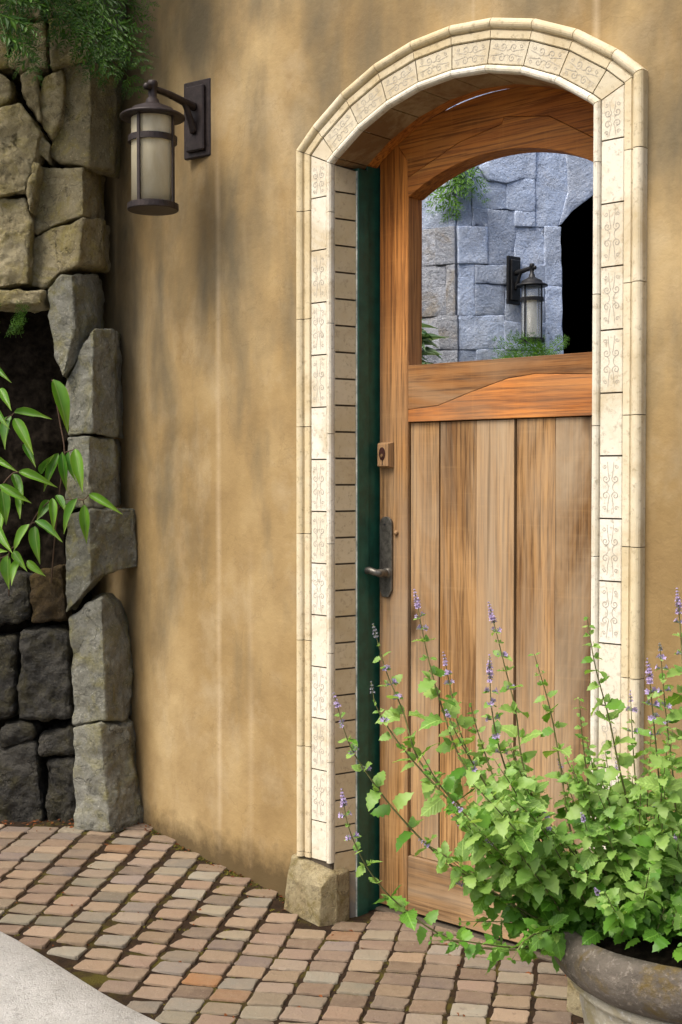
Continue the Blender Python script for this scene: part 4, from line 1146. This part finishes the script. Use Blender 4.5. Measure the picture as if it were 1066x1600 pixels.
def catmint():
    r = random.Random(33)
    T = empty('catmint_plant', (PX, PY, PZ - 0.01), 'bushy catmint with lavender flower spikes growing in the stone urn', 'plant')
    ms = [leaf_mesh('leaf', 'mint', i) for i in range(8)]
    for m_ in ms: m_.materials.append(M['mint'])
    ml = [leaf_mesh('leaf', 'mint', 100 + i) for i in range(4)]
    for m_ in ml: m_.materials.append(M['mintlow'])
    root = Vector((PX, PY, PZ - 0.02))
    traced = [  # pixels from the tip down, depth at tip, flowering length (m), root spread
      ([(648,922),(665,1010),(686,1090),(722,1190),(792,1290),(870,1400)], 2.62, 0.045),
      ([(583,976),(604,1050),(630,1112),(656,1190),(722,1262),(840,1385)], 2.70, 0.035),
      ([(580,1066),(592,1112),(640,1182),(740,1292),(850,1412)], 2.58, 0.03),
      ([(764,942),(786,1030),(806,1112),(816,1190),(842,1272),(900,1400)], 2.66, 0.05),
      ([(765,1024),(769,1112),(790,1200),(832,1292),(884,1385)], 2.50, 0.06),
      ([(835,1022),(860,1110),(876,1200),(892,1300),(930,1420)], 2.62, 0.0),
      ([(917,962),(930,1040),(951,1120),(970,1210),(1000,1330),(1020,1430)], 2.58, 0.0),
      ([(1012,1030),(1020,1112),(1031,1230),(1044,1370),(1050,1440)], 2.48, 0.055),
      ([(1031,1006),(1040,1110),(1054,1240),(1062,1400)], 2.62, 0.02),
      ([(1058,920),(1065,1010),(1072,1150),(1080,1350)], 2.66, 0.06),
      ([(522,1084),(545,1160),(576,1212),(622,1272),(692,1342),(782,1402),(880,1452)], 2.52, 0.035),
      ([(534,1234),(546,1296),(577,1360),(622,1412),(692,1462),(762,1482),(872,1480)], 2.45, 0.04),
      ([(693,1020),(705,1080),(722,1152),(776,1272),(862,1385)], 2.72, 0.035),
      ([(697,1110),(720,1160),(762,1230),(826,1320),(890,1410)], 2.46, 0.02),
      ([(735,1100),(752,1160),(790,1260),(850,1370)], 2.70, 0.0),
      ([(905,1090),(912,1170),(930,1290),(960,1420)], 2.44, 0.0),
      ([(985,1080),(990,1180),(1000,1300),(1015,1430)], 2.70, 0.03),
      ([(660,1180),(690,1230),(752,1300),(850,1400)], 2.50, 0.0),
      ([(672,1470),(720,1470),(800,1480),(880,1475)], 2.40, 0.0),
      ([(800,1500),(820,1470),(850,1455),(900,1450)], 2.36, 0.0),
      ([(1085,1040),(1085,1200),(1085,1380)], 2.55, 0.05),
      ([(1130,990),(1120,1180),(1100,1380)], 2.6, 0.05),
      ([(1190,1060),(1160,1220),(1120,1390)], 2.6, 0.05)]
    # shorter leafy shoots filling the bush
    for k in range(64):
        x = r.triangular(640, 1240, 900); 
        low = 1260 + 0.13 * max(0, 900 - x) + r.uniform(-110, 175)
        if x < 740: low = max(low, 1255 - (x - 640) * 0.3)
        if x > 930: low -= 40
        bx = 860 + (x - 640) * 0.42 + r.uniform(-25, 25)
        dt = 2.60 + r.uniform(-.27, .22)
        traced.append(([(x, min(low, 1440)), ((x*0.6 + bx*0.4), (min(low, 1440)*0.62 + 1440*0.38) + r.uniform(-20, 20)), (bx, 1440 + r.uniform(-10, 25))], dt, r.choice([0, 0, 0, 0.025])))
    for k in range(16):
        x, y = r.uniform(655, 800), r.uniform(1140, 1330); y = max(y, 1330 - (x - 640) * 1.1)
        bx = 860 + (x - 640) * 0.25
        traced.append(([(x, y), (x*0.62 + bx*0.38, y*0.66 + 1430*0.34 + 8), (x*0.3 + bx*0.7, y*0.33 + 1440*0.67 + 8), (bx, 1445)], 2.58 + r.uniform(-.2, .15), r.choice([0, 0, 0.03])))
    for k in range(54):
        a = radians(r.choice([r.uniform(150, 330), r.uniform(220, 320)])); q = r.uniform(.20, .29)
        e_ = Vector((PX + q*cos(a), PY + q*sin(a), PZ + r.uniform(.015, .10)))
        m_ = Vector((PX + q*.75*cos(a), PY + q*.75*sin(a), PZ + r.uniform(.05, .12)))
        traced.append(([e_, m_, Vector((PX + .12*cos(a), PY + .12*sin(a), PZ - .01))], None, 0))
    leaves = []; stuffV, stuffF = [], []; calV = [[], []]
    def floret(V, F, CV, CF, p, d, s):
        """a two-lipped flower: calyx tube and four petals"""
        d = d.normalized(); a = d.orthogonal().normalized(); b = d.cross(a)
        k = len(CV); rr = s*0.20
        for q_, e in ((0.0, 0.6), (0.55, 1.0)):
            for i in range(4): CV.append(p + d*(s*q_) + (a*cos(i*pi/2) + b*sin(i*pi/2))*rr*e)
        for i in range(4): CF.append((k+i, k+(i+1) % 4, k+4+(i+1) % 4, k+4+i))
        c = p + d*s*0.55
        for i in range(5):
            t = 2*pi*i/5 + r.uniform(-.2, .2); o = (a*cos(t) + b*sin(t)); sd_ = (b*cos(t) - a*sin(t)); k = len(V)
            V.extend([c, c + o*s*0.34 + sd_*s*0.20 + d*s*0.30, c + o*s*0.62 + d*s*0.34, c + o*s*0.34 - sd_*s*0.20 + d*s*0.30]); F.append((k, k+1, k+2, k+3))
    nst = 0
    for si, (pts, yt, fl) in enumerate(traced):
        n = len(pts); tr = si < 23
        if tr: rootp = root + Vector((r.uniform(-.10, .08), r.uniform(-.08, .10), 0))
        P = []
        for i, (x, y) in enumerate([p_[:2] for p_ in pts]):
            if yt is None: break
            t = i/(n-1); P.append(at(x, y, yt + (2.60 + 0.04*r.uniform(-1, 1) - yt)*t*t))
        if yt is None: P = list(pts)
        low = P[-1]
        e = Vector((PX + (low.x-PX)*0.6, PY + (low.y-PY)*0.6, PZ - 0.02))
        if low.z > PZ - 0.015: P.append(e)
        else: P += [Vector((low.x*0.5 + e.x*0.5, low.y*0.5+e.y*0.5, PZ + 0.012)), e]
        C = catmull(P, 7); m = len(C)
        Lt = sum((C[i+1]-C[i]).length for i in range(m-1))
        r1 = 0.0024 if tr else 0.0018
        V, F = tube_vf(C, [0.0008 + (r1-0.0008)*min(1, i/m*1.6) for i in range(m)], 5)
        obj('stem', mesh('stem', V, F, True), M['mintstem'], T); nst += 1
        # leaves in opposite pairs, decussate, walking down from the tip
        s = 0.0; acc = 0.0; k = 0; nxt = fl + (0.012 if fl else 0.002)
        for i in range(m-1):
            a, b = C[i], C[i+1]; seg = (b-a).length
            while acc + seg >= nxt and nxt < Lt - 0.02:
                p = a.lerp(b, (nxt-acc)/seg); ax = (a-b).normalized(); f = nxt/Lt
                size = 0.014 + 0.044*smooth(0.0, 0.20, nxt - fl*0.5) if tr else 0.014 + 0.038*smooth(0, 0.10, nxt)
                size *= r.uniform(0.5, 1.0)
                o1 = ax.orthogonal().normalized(); o1.rotate(Matrix.Rotation(k*pi/2 + 0.5*si + r.uniform(-.3, .3), 3, ax))
                for sg in (-1, 1):
                    d = o1*sg + ax*r.uniform(0.0, 0.7) + Vector((0, 0, r.uniform(-.6, .25)))
                    mt = frame(p, d, Vector((r.uniform(-.7, .5), -0.4 + r.uniform(-.6, .5), 1.0)), size * (1 if p.z > PZ - 0.05 else 0.9))
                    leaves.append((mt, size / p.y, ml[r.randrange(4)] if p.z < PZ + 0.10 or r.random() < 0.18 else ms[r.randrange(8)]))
                    if r.random() < 0.6 and nxt > 0.03:   # axillary tuft of small leaves
                        for _ in range(2):
                            mt = frame(p + d*0.006, d*0.4 + ax*0.9 + Vector((r.uniform(-.6, .6), r.uniform(-.6, .6), 0.2)), Vector((r.uniform(-.5, .5), -.4, .8)), size*r.uniform(.3, .5))
                            leaves.append((mt, size*0.4/p.y, ms[r.randrange(8)]))
                # scattered flowers in the upper axils
                if tr and fl and nxt < fl + 0.15 and r.random() < 0.5:
                    FV, FF, CV, CF = [], [], [], []
                    for sg in (-1, 1):
                        for _ in range(r.randint(1, 3)):
                            d = o1*sg*r.uniform(.6, 1) + Vector((r.uniform(-.4, .4), r.uniform(-.5, .1), .35)); floret(FV, FF, CV, CF, p + d*0.003, d, r.uniform(.008, .0125))
                    fo = obj('flower_whorl', mesh('flower_whorl', FV, FF), M['petal'], T)
                    c_ = obj('calyx', mesh('calyx', CV, CF), M['calyx'], None); c_.parent = fo; c_.matrix_parent_inverse = Matrix()
                nxt += (0.020 + 0.030*smooth(0, .25, nxt)) * r.uniform(.85, 1.2) * (1 if tr else 0.8); k += 1
            acc += seg
        if fl:
            FV, FF, CV, CF = [], [], [], []
            L = fl; d0 = (C[0]-C[3]).normalized(); nw = max(4, int(L/0.0062))
            for j in range(nw):
                q_ = C[0] - d0*(L*j/nw); rr = 0.35 + 0.65*min(1, j/5)
                for i in range(7):
                    t = 2*pi*i/7 + j*0.6; a = d0.orthogonal().normalized(); b = d0.cross(a); d = (a*cos(t) + b*sin(t)) + d0*0.7
                    if r.random() < 0.65: floret(FV, FF, CV, CF, q_, d, 0.0075*rr*r.uniform(.8, 1.2))
            pale = si in (1, 2, 8)
            fo = obj('flower_spike', mesh('flower_spike', FV, FF), M['calyx'] if pale else M['petal'], T)
            c_ = obj('calyx', mesh('calyx', CV, CF), M['calyx'], None); c_.parent = fo; c_.matrix_parent_inverse = Matrix()
    for k in range(70):                               # broad lower leaves lying over the rim
        a = radians(r.uniform(150, 345)); q = r.uniform(.17, .275); p = Vector((PX + q*cos(a), PY + q*sin(a), PZ + r.uniform(.012, .07)))
        a2 = a + r.uniform(-.7, .7); d = Vector((cos(a2), sin(a2), r.uniform(-.55, .25))); sz = r.uniform(.028, .052)
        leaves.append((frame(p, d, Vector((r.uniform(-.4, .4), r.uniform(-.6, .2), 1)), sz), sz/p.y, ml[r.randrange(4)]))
    def showing(L):
        p = L[0].translation; px = 533 + FPX*p.x/p.y; return 0 if -20 < px < 1090 else 1
    leaves.sort(key=lambda L: (showing(L), -L[1]))
    SV = {}
    for k, (mt, _, me) in enumerate(leaves):
        if k < 300: obj('leaf', me, None, T, mt)
        else:
            nm = me.materials[0].name; V, F = SV.setdefault(nm, ([], [], M['mintsmall'] if nm == 'catmint_leaf' else M['mintsmall2'])) [:2]
            b = len(V); V += [mt @ v.co for v in me.vertices]; F += [tuple(b+i for i in p.vertices) for p in me.polygons]
    for nm, (V, F, mat) in SV.items(): tag(obj('small_leaves', mesh('small_leaves', V, F, True), mat, T), kind='stuff')
    print('catmint leaves', len(leaves), 'stems', nst)
catmint()

# ------------------------------------------------------------------ the courtyard seen through the door window
CW = empty('courtyard_wall', (0.6, 6.9, 0), 'squared stone wall tinted skylight blue, with a dark archway seen through the door window', 'stone wall')
cx0 = at(711, 500, 6.7); CXY = Vector((cx0.x, cx0.y, 0))
TR, TL = Vector((cos(radians(17)), sin(radians(17)), 0)), Vector((-cos(radians(22)), sin(radians(22)), 0))
def on_plane(px, py, T_):
    nrm = Vector((-T_.y, T_.x, 0)); d = at(px, py, 1.0) - Vector((0, 0, CAMH)); o = Vector((0, 0, CAMH))
    return o + d * ((CXY - o).dot(nrm) / d.dot(nrm))
def cstone(pts, T_, mat, seed):
    P = [on_plane(600 + x/2.961, 200 + y/2.961, T_) for x, y in pts]
    cc = sum(P, Vector()) / len(P); P = [p + (p - cc).normalized() * 0.0035 for p in P]
    nrm = Vector((-T_.y, T_.x, 0)); nrm = nrm if nrm.y > 0 else -nrm
    off = -nrm * (0.012 + 0.012*((seed*37) % 5)/5)
    rough_stone('stone', [[p + off for p in P]], nrm*0.14, mat, CW, 0.003, 4, 0.005, 5, seed)
LEFT = [[(60,330),(325,236),(330,455),(60,482)],[(60,488),(240,470),(240,635),(60,650)],[(244,469),(329,461),(334,627),(244,634)],[(60,656),(289,637),(290,866),(60,884)],[(293,636),(332,632),(335,867),(294,867)],
  [(60,890),(250,875),(262,1022),(60,1036)],[(254,875),(340,871),(344,1025),(266,1022)],[(60,1042),(344,1030),(344,1190),(60,1210)],[(60,150),(325,60),(326,230),(60,322)],
  [(-140,340),(54,330),(54,484),(-140,505)],[(-140,510),(54,490),(54,880),(-140,910)],[(-140,915),(54,892),(54,1210),(-140,1240)],[(-140,100),(54,60),(54,324),(-140,334)]]
RIGHT = [[(334,236),(402,245),(402,454),(336,459)],[(334,60),(566,60),(560,95),(500,142),(430,180),(404,240),(336,230)],[(570,60),(694,60),(694,238),(640,234),(560,256),(476,240),(436,184),(504,146)],
  [(406,248),(430,190),(472,242),(556,260),(562,374),(470,378),(406,368)],[(562,259),(640,238),(690,242),(690,389),(600,384),(566,376)],[(698,60),(836,60),(846,300),(798,458),(698,458)],
  [(840,60),(1200,60),(1200,240),(1080,250),(964,306),(860,392),(818,448),(804,452),(850,300)],[(406,374),(470,381),(470,458),(406,456)],[(474,382),(598,388),(600,470),(596,634),(476,630)],[(604,391),(690,394),(690,458),(604,455)],
  [(604,460),(736,462),(736,634),(602,636)],[(740,462),(812,464),(816,735),(740,730)],[(338,463),(470,462),(472,630),(341,627)],[(341,633),(412,635),(416,867),(341,867)],[(416,636),(558,638),(556,724),(420,719)],
  [(420,725),(555,729),(549,865),(422,867)],[(562,640),(736,639),(737,734),(736,900),(640,908),(556,888)],[(742,737),(816,741),(820,1028),(742,1028)],[(346,872),(547,871),(548,960),(556,1020),(347,1025)],[(552,894),(640,912),(738,904),(738,1028),(560,1024)],
  [(346,1031),(420,1030),(420,1190),(346,1190)],[(424,1030),(560,1029),(700,1032),(700,1190),(424,1190)],[(704,1034),(820,1034),(822,1190),(704,1190)]]
for i, pts in enumerate(LEFT): cstone(pts, TL, M['tanstone'] if i in (1,2,3,4,5,6,7) else M['skylit_stone'], 200+i)
for i, pts in enumerate(RIGHT): cstone(pts, TR, M['skylit_stone'], 240+i)
# lower courses and core
def slab(name, T_, s0, s1, z0, z1, d0, d1, mat, parent):
    nrm = Vector((-T_.y, T_.x, 0)); nrm = nrm if nrm.y > 0 else -nrm
    a, b = CXY + T_*s0, CXY + T_*s1; V = []
    for z in (z0, z1):
        for p, d in ((a, d0), (b, d0), (b, d1), (a, d1)): q = p + nrm*d; V.append((q.x, q.y, z))
    return obj(name, mesh(name, V, [(0,3,2,1),(4,5,6,7),(0,1,5,4),(1,2,6,5),(2,3,7,6),(3,0,4,7)]), mat, parent)
pe = on_plane(600 + 822/2.961, 500, TR); se = (pe - CXY).dot(TR)
slab('wall_core', TR, 0.0, se - 0.01, -0.1, 3.9, 0.03, 0.4, M['core'], CW)
slab('wall_core', TL, 0.0, 2.4, -0.1, 3.9, 0.03, 0.4, M['core'], CW)
zsp = on_plane(600 + 815/2.961, 200 + 60/2.961, TR).z
slab('wall_core', TR, se - 0.008, 2.6, zsp - 0.05, 3.9, 0.03, 0.4, M['core'], CW)
sl_ = (on_plane(600 - 140/2.961, 500, TL) - CXY).dot(TL)
zr = on_plane(600 + 815/2.961, 200 + 1190/2.961, TR).z
for T_, s1 in ((TR, se - 0.01), (TL, sl_)):
    nb = 0; z = zr - 0.01
    while z > 0.05:
        z2 = max(-0.05, z - 0.27); x = 0.01
        while x < s1 - 0.05:
            x2 = min(s1, x + random.uniform(0.25, 0.45)); x2 = s1 if s1 - x2 < 0.12 else x2
            nrm = Vector((-T_.y, T_.x, 0)); nrm = nrm if nrm.y > 0 else -nrm
            q = [CXY + T_*a - nrm*0.015 + Vector((0, 0, zz)) for a, zz in ((x, z2), (x2-0.008, z2), (x2-0.008, z-0.008), (x, z-0.008))]
            rough_stone('stone', [q], nrm*0.13, M['skylit_stone'] if T_ is TR else M['tanstone'], CW, 0.008, 2, 0.008, 5, 300+nb); nb += 1
            x = x2
        z = z2
# courses beyond the part that shows through the window
def courses(T_, s0, s1, z0, z1, mat, seed):
    rr = random.Random(seed); nrm = Vector((-T_.y, T_.x, 0)); nrm = nrm if nrm.y > 0 else -nrm; z = z0
    while z < z1 - 0.04:
        z2 = min(z1, z + rr.uniform(0.2, 0.3)); z2 = z1 if z1 - z2 < 0.1 else z2; x = s0
        while x < s1 - 0.03:
            x2 = min(s1, x + rr.uniform(0.25, 0.5)); x2 = s1 if s1 - x2 < 0.12 else x2
            q = [CXY + T_*a - nrm*0.015 + Vector((0, 0, zz)) for a, zz in ((x, z), (x2-0.006, z), (x2-0.006, z2-0.006), (x, z2-0.006))]
            rough_stone('stone', [q], nrm*0.13, mat, CW, 0.004, 2, 0.005, 5, seed + int(x*50) + int(z*70)); x = x2
        z = z2
sl = (on_plane(600 - 140/2.961, 500, TL) - CXY).dot(TL); ztop = on_plane(711, 200 + 56/2.961, TR).z
courses(TL, sl + 0.01, 2.4, -0.05, 3.9, M['tanstone'], 500); courses(TL, 0.01, sl, ztop + 0.09, 3.9, M['skylit_stone'], 540)
courses(TR, 0.01, 2.6, ztop + 0.12, 3.9, M['skylit_stone'], 580); courses(TR, 2.2, 2.6, -0.05, zsp - 0.06, M['skylit_stone'], 620)
# passage behind the archway
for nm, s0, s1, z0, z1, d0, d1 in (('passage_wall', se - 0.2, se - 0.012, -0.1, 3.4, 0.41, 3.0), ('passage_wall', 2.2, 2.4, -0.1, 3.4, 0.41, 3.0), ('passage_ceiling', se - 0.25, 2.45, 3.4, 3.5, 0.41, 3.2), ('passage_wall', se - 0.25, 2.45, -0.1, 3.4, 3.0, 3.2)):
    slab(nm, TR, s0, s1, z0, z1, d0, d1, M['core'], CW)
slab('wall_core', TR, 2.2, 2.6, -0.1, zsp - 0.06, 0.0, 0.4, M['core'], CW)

lb = on_plane(797, 440, TR); nrm = Vector((TR.y, -TR.x, 0))
lantern('black wall lantern with clear glass on the skylight-tinted courtyard stone', lb + nrm*0.035, radians(38), M['clear'], M['black'], None, K=0.86, arm_len=0.20, slim=0.80)

def court_plants():
    r = random.Random(8)
    me = [frond_mesh('frond', 60+i, 10, 0.26, 0.5, 5, 1.3) for i in range(3)]
    for m_ in me: m_.materials.append(M['fernlight'])
    # fern clump on the ledge of the courtyard wall
    b = on_plane(842, 556, TR) + Vector((0.0, -0.25, 0.0))
    T = empty('courtyard_fern', (b.x, b.y, 0), 'bright green fern below the black courtyard lantern', 'fern')
    V, F = tube_vf([(b.x, b.y, -0.05), (b.x + 0.02, b.y, 0.9), (b.x, b.y, b.z - 0.06)], [0.04, 0.032, 0.025], 8); obj('trunk', mesh('trunk', V, F, True), M['twig'], T)
    for k in range(13):
        x = r.uniform(770, 900); top = 518 + abs(x - 842)*0.12 + r.uniform(-8, 22); P1 = at(x, top, b.y + r.uniform(-.12, .05))
        P0 = Vector((b.x + r.uniform(-.05, .05), b.y, b.z - 0.07)); obj('frond', me[k % 3], None, T, frame(P0, P1-P0, Vector((r.uniform(-.4, .4), -1, .7)), (P1-P0).length*1.1))
    # crevice fern hanging at the corner
    c = on_plane(712, 262, TL) + Vector((0.0, -0.05, 0.12))
    T = empty('crevice_fern', c, 'green fern hanging from a crevice in the courtyard wall corner', 'fern')
    for k, (x, y) in enumerate([(692,330),(704,322),(686,312),(760,290),(742,284),(724,280)]):
        P1 = at(x, y, c.y - 0.10); P0 = c + Vector((r.uniform(-.05, .05), 0.02, 0)); obj('frond', me[k % 3], None, T, frame(P0, P1-P0, Vector((r.uniform(-.4, .4), -1, .5)), (P1-P0).length*1.05))
    # strap leaved shrub
    ls = [leaf_mesh('leaf', 'lance', 20+i) for i in range(4)]
    for m_ in ls: m_.materials.append(M['strap'])
    b = at(640, 590, 6.1)
    T = empty('strap_leaf_shrub', (b.x, b.y, 0), 'pale edged strap leaves beside the courtyard wall corner', 'shrub')
    V, F = tube_vf([(b.x, b.y, -0.05), (b.x + 0.01, b.y, 1.0), (b.x, b.y, b.z)], [0.03, 0.025, 0.015], 8); obj('stem', mesh('stem', V, F, True), M['twig'], T)
    for k in range(46):
        y0 = r.uniform(500, 610); P0 = at(r.uniform(632, 660), y0, 6.1 + r.uniform(-.08, .08)); P1 = at(r.uniform(640, 705), y0 + r.uniform(-22, 18), 6.05 + r.uniform(-.15, .1))
        obj('leaf', ls[k % 4], None, T, frame(P0, P1-P0 + Vector((0, 0, .02)), Vector((r.uniform(-.3, .3), -.5, 1)), 0.12*r.uniform(.7, 1.2), 0.030))
    for k in range(9):
        z = 0.9 + 0.12*k; V, F = tube_vf([(b.x, b.y, z), (b.x + r.uniform(-.05, .08), b.y - 0.03, z + 0.16)], 0.004, 5); obj('twig', mesh('twig', V, F), M['twig'], T)
court_plants()
